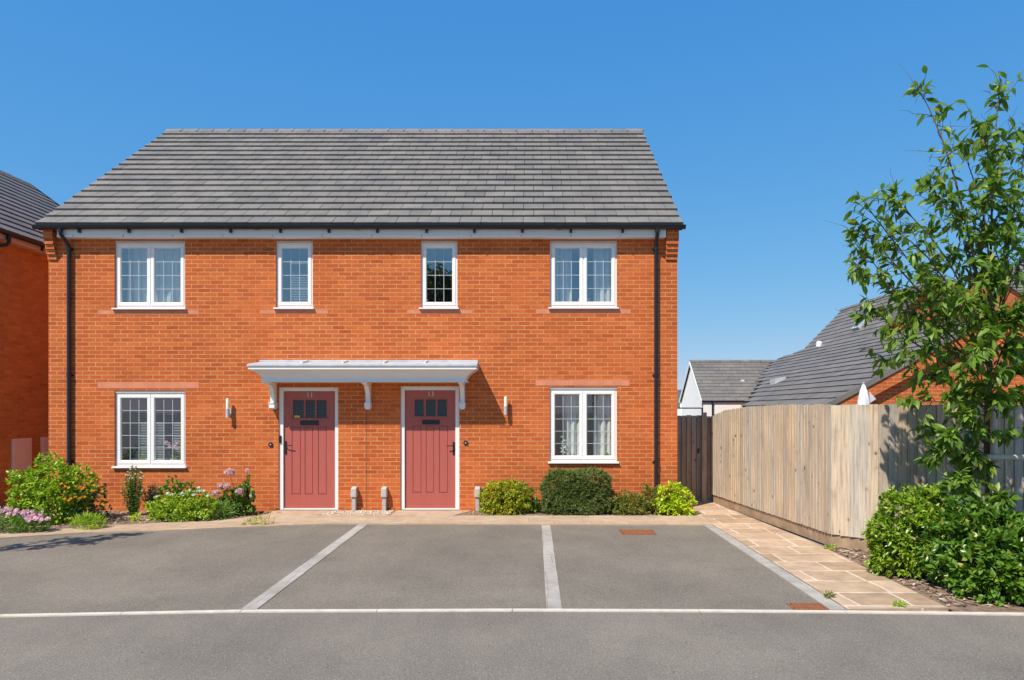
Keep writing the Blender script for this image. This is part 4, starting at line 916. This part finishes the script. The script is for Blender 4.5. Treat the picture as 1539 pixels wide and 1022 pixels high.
mb = MB(); mb.box(7.35, 7.75, yf+.008, yf+.018, 1.75, 2.02); mb.build('window', M['dark'], gg)
mb = MB(); mb.box(7.55, 7.66, yf+.88, yf+1.0, 2.87, 2.93); mb.build('roof_vent', M['white'], rf)
# low catslide wing and taller part of the brick house on the right
big = thing('brick_house', (8, 20-CD, 0), 'brick house behind the fence with a long grey catslide roof and a taller gable', 'house')
def pl(x): return -1.19+.54*x
def P3(x, D, dz=0): return (x, D-CD, pl(x)+dz)
apx = 9.25
mb = MB(); z_ = 0
mb.quad((5.75,14.55-CD,0),(12.8,14.55-CD,0),(12.8,14.55-CD,pl(5.75)),(apx,14.55-CD,pl(apx)-.03),(5.75,14.55-CD,pl(5.75)-.03))
pts = [(5.6,14.6),(5.6,19.4),(8.95,27.2),(9.5,25.6),(9.5,20.1)]
for a, b in zip(pts[:3], pts[1:4]): mb.quad((b[0],b[1]-CD,0),(a[0],a[1]-CD,0),(a[0],a[1]-CD,pl(a[0])-.04),(b[0],b[1]-CD,pl(b[0])-.04))
mb.quad((12.8,14.55-CD,0),(12.8,20-CD,0),(12.8,20-CD,pl(5.75)),(12.8,14.55-CD,pl(5.75)))
mb.build('wall', M['brick'], big)
mb = MB(); mb.quad(P3(5.3,14.42,-.02),P3(apx,14.42,-.02),P3(apx,20,-.02),P3(9.7,20,-.02),P3(9.55,25.6,-.02),P3(8.98,27.3,-.02),P3(5.84,20.1,-.02),P3(5.3,18.9,-.02))
mb.quad((apx,14.42-CD,pl(apx)-.02),(13.1,14.42-CD,pl(5.4)-.02),(13.1,20-CD,pl(5.4)-.02),(apx,20-CD,pl(apx)-.02))
rf = mb.build('roof', M['dark'], big)
def keep(p):
    x, D = p.x, p.y+CD
    lim = 27.3 if x > 8.98 else (20.1+(x-5.84)*(7.2/3.14) if x > 5.84 else 18.9+(x-5.3)*2.2)
    if D > lim-.1: return False
    if x > 8.98 and D > 27.3-(x-8.98)*2.98: return False
    return not (x > 9.25 and D < 19.95)
sv = Vector((1,0,.54)); mb = MB(); tiles(mb, P3(5.3,14.42), (0,1,0), sv, 13.0, 5.1, tw=.36, gauge=.285, keep=keep, seed=12, th=.03); mb.build('roof_tiles', M['tile_far'], rf)
mb = MB(); tiles(mb, (13.1,14.42-CD,pl(5.4)), (0,1,0), (-1,0,.54), 5.6, 4.35, tw=.36, gauge=.285, seed=13, th=.03); mb.build('roof_tiles', M['tile_far'], rf)
mb = MB(); ridge_tiles(mb, 14.40-CD, 20-CD, apx, pl(apx)+.03, 'y'); mb.build('ridge_tiles', M['tile_far'], rf)
mb = MB(); y0, y1 = 14.40-CD, 14.47-CD                       # dark verge and raking brick band below it
mb.prism([(5.28,pl(5.28)-.09),(apx,pl(apx)-.09),(13.1,pl(5.4)-.09),(13.1,pl(5.4)+.02),(apx,pl(apx)+.03),(5.28,pl(5.28)+.02)], y0, y1, 'y'); mb.build('verge', M['tile_far'], rf)
mb = MB(); mb.prism([(5.45,pl(5.45)-.34),(apx,pl(apx)-.34),(13.0,pl(5.5)-.34),(13.0,pl(5.5)-.095),(apx,pl(apx)-.095),(5.45,pl(5.45)-.095)], 14.43-CD, 14.548-CD, 'y'); mb.build('raking_band', M['brick'], big)
# taller part
tx0, tz0, trx, trz = 9.3, 3.80, 10.76, 5.30; k = (trz-tz0)/(trx-tx0)
mb = MB(); yn, yfar = 20-CD, 25.2-CD; xr2 = trx+(trx-8.2)
for y in (yn+.05, yfar): mb.quad((8.3,y,trz-.06-k*(trx-8.3)),(trx,y,trz-.06),(2*trx-8.3,y,trz-.06-k*(trx-8.3)),(2*trx-8.3,y,0),(8.3,y,0))
mb.quad((2*trx-8.3,yn+.05,0),(2*trx-8.3,yfar,0),(2*trx-8.3,yfar,2.7),(2*trx-8.3,yn+.05,2.7)); mb.build('gable_wall', M['brick'], big)
mb = MB(); zz = lambda x: trz-k*abs(trx-x)
mb.quad((9.2,yn-.06,zz(9.2)-.03),(trx,yn-.06,trz-.03),(trx,yfar+.1,trz-.03),(9.2,yfar+.1,zz(9.2)-.03)); mb.quad((trx,yn-.06,trz-.03),(13.2,yn-.06,zz(13.2)-.03),(13.2,yfar+.1,zz(13.2)-.03),(trx,yfar+.1,trz-.03)); rf2 = mb.build('upper_roof', M['dark'], big)
mb = MB(); sl2 = math.hypot(trx-9.2, trz-zz(9.2)); tiles(mb, (9.2,yn-.08,zz(9.2)), (0,1,0), (1,0,k), yfar+.12-yn+.06, sl2, tw=.36, gauge=.21, seed=14, th=.026); tiles(mb, (13.2,yn-.08,zz(13.2)), (0,1,0), (-1,0,k), yfar+.12-yn+.06, math.hypot(13.2-trx, trz-zz(13.2)), tw=.36, gauge=.21, seed=15, th=.026); mb.build('roof_tiles', M['tile_far'], rf2)
mb = MB(); mb.prism([(9.2,zz(9.2)-.10),(trx,trz-.10),(13.2,zz(13.2)-.10),(13.2,zz(13.2)+.03),(trx,trz+.04),(9.2,zz(9.2)+.03)], yn-.12, yn-.085, 'y'); mb.build('verge', M['tile_far'], rf2)
mb = MB(); ridge_tiles(mb, yn-.1, yfar+.14, trx, trz+.03, 'y', r_=.09, drop=.06); mb.build('ridge_tiles', M['tile_far'], rf2)
# roof light and vents
def on_upper(x, D, h=0): return (x-k/math.hypot(1,k)*h, D-CD, zz(x)+h/math.hypot(1,k))
mb = MB(); a, b, D0, D1 = 9.72, 10.12, 21.6, 22.1
mb.hexa([on_upper(a,D0,.0),on_upper(b,D0,.0),on_upper(b,D1,.0),on_upper(a,D1,.0),on_upper(a,D0,.09),on_upper(b,D0,.09),on_upper(b,D1,.09),on_upper(a,D1,.09)]); rl = mb.build('roof_window', M['lead'], rf2)
mb = MB(); mb.hexa([on_upper(a+.05,D0+.06,.091),on_upper(b-.05,D0+.06,.091),on_upper(b-.05,D1-.06,.091),on_upper(a+.05,D1-.06,.091),on_upper(a+.05,D0+.06,.1),on_upper(b-.05,D0+.06,.1),on_upper(b-.05,D1-.06,.1),on_upper(a+.05,D1-.06,.1)]); mb.build('pane', M['glass_up'], rl)
mb = MB(); q = on_upper(9.45, 23.9, .05); mb.lathe(q, [(.10,-.08),(.10,.06),(.06,.10)], 12); mb.build('roof_vent', M['white'], rf2, smooth=True)
mb = MB(); q = P3(7.05, 20.9, .03); mb.hexa([(q[0]-.16,q[1]-.2,q[2]-.08),(q[0]+.16,q[1]-.2,q[2]+.08),(q[0]+.16,q[1]+.2,q[2]+.08),(q[0]-.16,q[1]+.2,q[2]-.08),(q[0]-.16,q[1]-.2,q[2]+.08),(q[0]+.16,q[1]-.2,q[2]+.14),(q[0]+.16,q[1]+.2,q[2]+.14),(q[0]-.16,q[1]+.2,q[2]+.08)]); mb.build('roof_window', M['lead'], rf)
# more distant roofs
def far_house(name, label, x0, x1, D, ze, zr, run, wallm):
    t = thing(name, ((x0+x1)/2, D+run-CD, 0), label, 'house'); y0, ym, y1 = D-CD, D+run-CD, D+2*run-CD
    mb = MB(); mb.box(x0+.1, x1-.1, y0+.15, y1-.15, 0, ze-.02)
    for x in (x0+.1, x1-.1): mb.quad((x,y0+.15,ze-.02),(x,ym,zr-.1),(x,y1-.15,ze-.02))
    mb.build('wall', wallm, t); mb = MB(); mb.quad((x0,y0,ze-.02),(x1,y0,ze-.02),(x1,ym,zr-.02),(x0,ym,zr-.02)); mb.quad((x1,y1,ze-.02),(x0,y1,ze-.02),(x0,ym,zr-.02),(x1,ym,zr-.02)); rf = mb.build('roof', M['dark'], t)
    sv = Vector((0,run,zr-ze)); mb = MB(); tiles(mb, (x0,y0,ze), (1,0,0), sv, x1-x0, sv.length, tw=.5, gauge=.32, seed=int(D)); mb.build('roof_tiles', M['tile_far'], rf); return t
far_house('far_house', 'grey tiled roof seen between the house corner and the white gable', X(930,42), X(1031,42), 40, 2.2, 3.0, 2, M['render'])
far_house('far_house', 'grey roofed house hidden behind the young tree at the right edge', X(1488,30), X(1800,30), 27, 5.6, 7.8, 3.5, M['brick'])
# closed parasol in the garden
u = 1298; D = 11.6; px_ = X(u, D); t = thing('parasol', (px_, D-CD, 0), 'closed white parasol poking above the fence', 'parasol')
mb = MB(); zt = Z(577, D); n = 18; prof = [(.115,-.75),(.108,-.5),(.085,-.25),(.05,-.1),(.014,0)]
for r_, z in prof:
    for j in range(n): th = 2*math.pi*j/n; q = r_*(1+.16*math.cos(th*6+z*4)); mb.v.append((px_+q*math.cos(th), D-CD+q*math.sin(th), zt+z))
for i in range(len(prof)-1):
    for j in range(n): a = i*n+j; b = i*n+(j+1)%n; mb.f.append((a,b,b+n,a+n)); mb.off.append((0,0))
mb.f.append(tuple((len(prof)-1)*n+j for j in range(n))); mb.off.append((0,0))
i = len(mb.v); mb.v += [(px_+.04,D-CD-.1,zt-.12),(px_+.16,D-CD-.08,zt-.24),(px_+.06,D-CD-.1,zt-.30)]; mb.f.append((i,i+1,i+2)); mb.off.append((0,0))
mb.build('parasol_cloth', M['parasol'], t, smooth=True); mb = MB(); mb.tube([(px_,D-CD,0),(px_,D-CD,zt+.03)], .018, 10); mb.build('pole', M['paletimber'], t)

# ================================================================== young tree on the right
def twig_leaves(rg, path, n0, ln, P, D, Lg):
    path = np.array(path)
    for _ in range(n0):
        t = rg.uniform(.15, 1)**.8; s = t*(len(path)-1); i = min(int(s), len(path)-2); p = path[i]*(1-(s-i))+path[i+1]*(s-i); d = unit(path[i+1]-path[i])
        v = d*.55+rg.normal(0,.5,3)+np.array([0,0,-.42]); P.append(p); D.append(v); Lg.append(ln*rg.uniform(.65,1.2))
def branch(rg, mb, a, b, r0, sag=.0, n=6, r1=.004):
    a, b = np.array(a, float), np.array(b, float); L_ = np.linalg.norm(b-a); pts = []
    off = rg.normal(0, .05*L_, 3)
    for i in range(n):
        t = i/(n-1); p = a*(1-t)+b*t+off*math.sin(t*math.pi)+np.array([0,0,-sag*L_*math.sin(t*math.pi)]); pts.append(p)
    mb.tube([tuple(p) for p in pts], [r0+(r1-r0)*i/(n-1) for i in range(n)], 6); return pts
def young_tree(label, base, tips, seed, ln=.138, sub=9, lf=9.5, trunk_top=2.7, name='young_tree'):
    rg = np.random.default_rng(seed); t = thing(name, base, label, 'tree'); bx, by = base[0], base[1]
    mb = MB(); tr = [(bx,by,0),(bx+.01,by,.8),(bx-.02,by+.01,1.6),(bx+.01,by,2.3),(bx+.02,by,trunk_top),(bx+.06,by,trunk_top+.8)]
    mb.tube(tr, [.050,.042,.036,.030,.022,.012], 12); mb.build('trunk', M['bark'], t, smooth=True)
    mb = MB(); P, D, Lg = [], [], []
    for (tip, z0, dens) in tips:
        dens *= (1.05 if z0 < 1.6 else .88) if dens > 1.05 else 1
        a = (bx+.005, by, z0); tip = np.array(tip); L_ = np.linalg.norm(tip-np.array(a)); pth = branch(rg, mb, a, tip, .005+.0042*L_, -.07, 7)
        twig_leaves(rg, pth[5:], int(lf*1.8*dens), ln, P, D, Lg)
        ns = int(sub*(.6+L_*.6))
        for _ in range(ns):
            s = rg.uniform(.25,.97); i = min(int(s*6), 5); st = pth[i]*(1-(s*6-i))+pth[i+1]*(s*6-i); main = unit(pth[i+1]-pth[i])
            v = unit(main*.7+rg.normal(0,.62,3)); e = st+v*rg.uniform(.18,.42)*min(1, L_*.6); tw = branch(rg, mb, st, e, .005, .03, 4, .002); twig_leaves(rg, tw, max(2, int(lf*dens*rg.uniform(.5,1.3))), ln, P, D, Lg)
            if rg.random() < .3:                                    # bare twig ends
                branch(rg, mb, tw[-1], tw[-1]+v*.2+rg.normal(0,.05,3), .002, 0, 3, .0012)
    mb.build('branches', M['twig'], t, smooth=True)
    P = np.array(P); Lg = np.array(Lg); leaves('crown', P, np.array(D), Lg, Lg*.205, LM['tree'], t, seed, flat=.8, fold=.22, curl=.35)
    return t
TD = 8.45; tb = (X(1486, TD), TD-CD, 0)
def T_(u, v, dD=0): D = TD+dD; return (X(u, D), D-CD, Z(v, D))
tips = [(T_(1378,128,-.1), 2.7, .55), (T_(1436,200,.3), 2.9, .6), (T_(1502,125,.1), 3.1, .7), (T_(1470,185,-.3), 3.0, 1.0), (T_(1545,190,.2), 3.0, .9), (T_(1500,260,-.5), 2.9, 1.2),
 (T_(1288,290,-.1), 2.45, .8), (T_(1330,290,-.5), 2.4, .9), (T_(1385,270,.4), 2.6, .8), (T_(1285,330,.2), 2.35, .6), (T_(1276,392,-.3), 2.2, 1.0), (T_(1300,375,.5), 2.2, .9), (T_(1345,345,-.6), 2.3, 1.1), (T_(1400,330,.1), 2.4, 1.1), (T_(1430,290,-.3), 2.6, 1.1),
 (T_(1305,455,-.2), 2.1, .9), (T_(1340,510,-.5), 1.95, 1.0), (T_(1320,540,.1), 1.85, .8), (T_(1375,470,.4), 2.0, 1.2), (T_(1400,420,-.6), 2.1, 1.3), (T_(1430,380,.5), 2.3, 1.2), (T_(1450,450,-.7), 2.0, 1.4), (T_(1360,600,-.3), 1.75, .7), (T_(1400,560,.2), 1.8, 1.2),
 (T_(1600,300,.1), 2.6, 1.2), (T_(1560,260,-.3), 2.8, 1.2), (T_(1620,400,-.1), 2.3, 1.2), (T_(1560,370,.4), 2.4, 1.3), (T_(1550,440,-.6), 2.1, 1.3), (T_(1590,500,.0), 2.0, 1.2), (T_(1530,520,.3), 1.9, 1.3), (T_(1560,590,-.2), 1.7, 1.2), (T_(1525,470,-.5), 2.0, 1.4), (T_(1480,330,.0), 2.6, 1.3),
 (T_(1520,350,-.5), 2.5, 1.3), (T_(1490,420,-.7), 2.1, 1.4), (T_(1470,520,-.7), 1.7, 1.4), (T_(1500,560,-.7), 1.6, 1.2),
 (T_(1400,690,-.2), 1.15, 1.3), (T_(1420,650,-.4), 1.3, 1.4), (T_(1440,720,-.5), .95, 1.5), (T_(1410,740,-.3), .8, 1.2), (T_(1455,620,-.5), 1.4, 1.5), (T_(1430,590,-.4), 1.5, 1.3), (T_(1470,760,-.5), .7, 1.3), (T_(1510,750,-.5), .8, 1.0), (T_(1395,640,.1), 1.3, .9), (T_(1460,680,-.3), 1.1, 1.5), (T_(1540,640,-.2), 1.5, .9), (T_(1440,690,.2), 1.0, 1.2)]
young_tree('slender young tree with long oval leaves tied to a stake at the right', tb, tips, 61)
st = thing('tree_stake', (X(1497, 8.6), 8.6-CD, 0), 'pale round timber tree stake with a crossbar beside the young tree', 'tree stake')
sx = X(1493, 8.36); mb = MB(); mb.tube([(sx,8.36-CD,0),(sx+.008,8.36-CD,2.0)], .038, 12); mb.build('post', M['paletimber'], st, smooth=True)
mb = MB(); mb.tube([(sx+1.35,8.36-CD,0),(sx+1.35,8.36-CD,2.0)], .038, 12); mb.build('post', M['paletimber'], st, smooth=True)
mb = MB(); mb.tube([(sx-.13,8.29-CD,1.315),(sx+1.45,8.29-CD,1.30)], .033, 12); mb.build('crossbar', M['paletimber'], st, smooth=True)

# glossy hedge shrubs on the right
c = (X(1378, 8.25), 8.25-CD, 0); shrub('hedge_shrub', 'glossy laurel-like shrub with yellowish tips nearest the fence corner', c, (.50,.42,.93), 900, 10, .080, .0155, LM['laurel2'], 71, lump=.10, fill=.3, spread=.7)
c = (X(1470, 7.75), 7.75-CD, 0); shrub('hedge_shrub', 'darker glossy shrub in the middle of the hedge under the tree', c, (.58,.46,.84), 900, 10, .086, .019, LM['laurel'], 72, lump=.10, fill=.3, spread=.7)
c = (X(1525, 7.2), 7.2-CD, 0); shrub('hedge_shrub', 'broad-leafed glossy shrub at the right edge of the photo nearest the road', c, (.52,.40,.66), 640, 10, .092, .023, LM['laurel'], 73, lump=.12, fill=.3, spread=.7)
c = (6.1, 7.9-CD, 0); shrub('hedge_shrub', 'glossy shrub continuing the hedge beyond the right edge', c, (.7,.5,.85), 500, 9, .085, .024, LM['laurel'], 74, lump=.12, fill=.3)

# ================================================================== trees outside the view (their shadow and reflection are in the photo)
def leafy_tree(label, base, h, r_, n, ln, seed, bare=.45, group='trees out of view'):
    rg = np.random.default_rng(seed); t = thing('leafy_tree', base, label, 'tree', group); b = np.array(base)
    mb = MB(); mb.tube([tuple(b), tuple(b+[.05,0,h*.3]), tuple(b+[0,.05,h*.6]), tuple(b+[0,0,h*.85])], [h*.022,h*.018,h*.012,h*.004], 10); mb.build('trunk', M['bark'], t, smooth=True)
    P = []; D = []; mb = MB()
    for i in range(n):
        z = rg.uniform(bare, 1); q = r_*math.sqrt(max(.02, 1-((z-(1+bare)/2)/((1-bare)/2))**2))*rg.uniform(.35,1); a = rg.uniform(0,6.28); c = b+np.array([q*math.cos(a), q*math.sin(a), z*h])
        if i % 3 == 0: mb.tube([tuple(b+np.array([0,0,z*h*.7])), tuple(c)], [h*.005,.004], 5)
        for _ in range(26): P.append(c+rg.normal(0, r_*.13, 3)); D.append(rg.normal(0,1,3))
    mb.build('branches', M['twig'], t); P = np.array(P); leaves('crown', P, np.array(D), ln, ln*.35, LM['dark'], t, seed, simple=True)
leafy_tree('small tree to the left of the view, casting the leaf shadow on the drive', (-8.35,-5.35,0), 4.9, .42, 30, .10, 81, .36)
leafy_tree('tall tree across the road behind the viewpoint', (-5.6,-31,0), 10.0, 2.1, 260, .26, 82)
leafy_tree('second tall tree across the road behind the viewpoint', (4.5,-38,0), 8, 2.6, 260, .26, 83)

sc.render.resolution_x = 1024; sc.render.resolution_y = 680
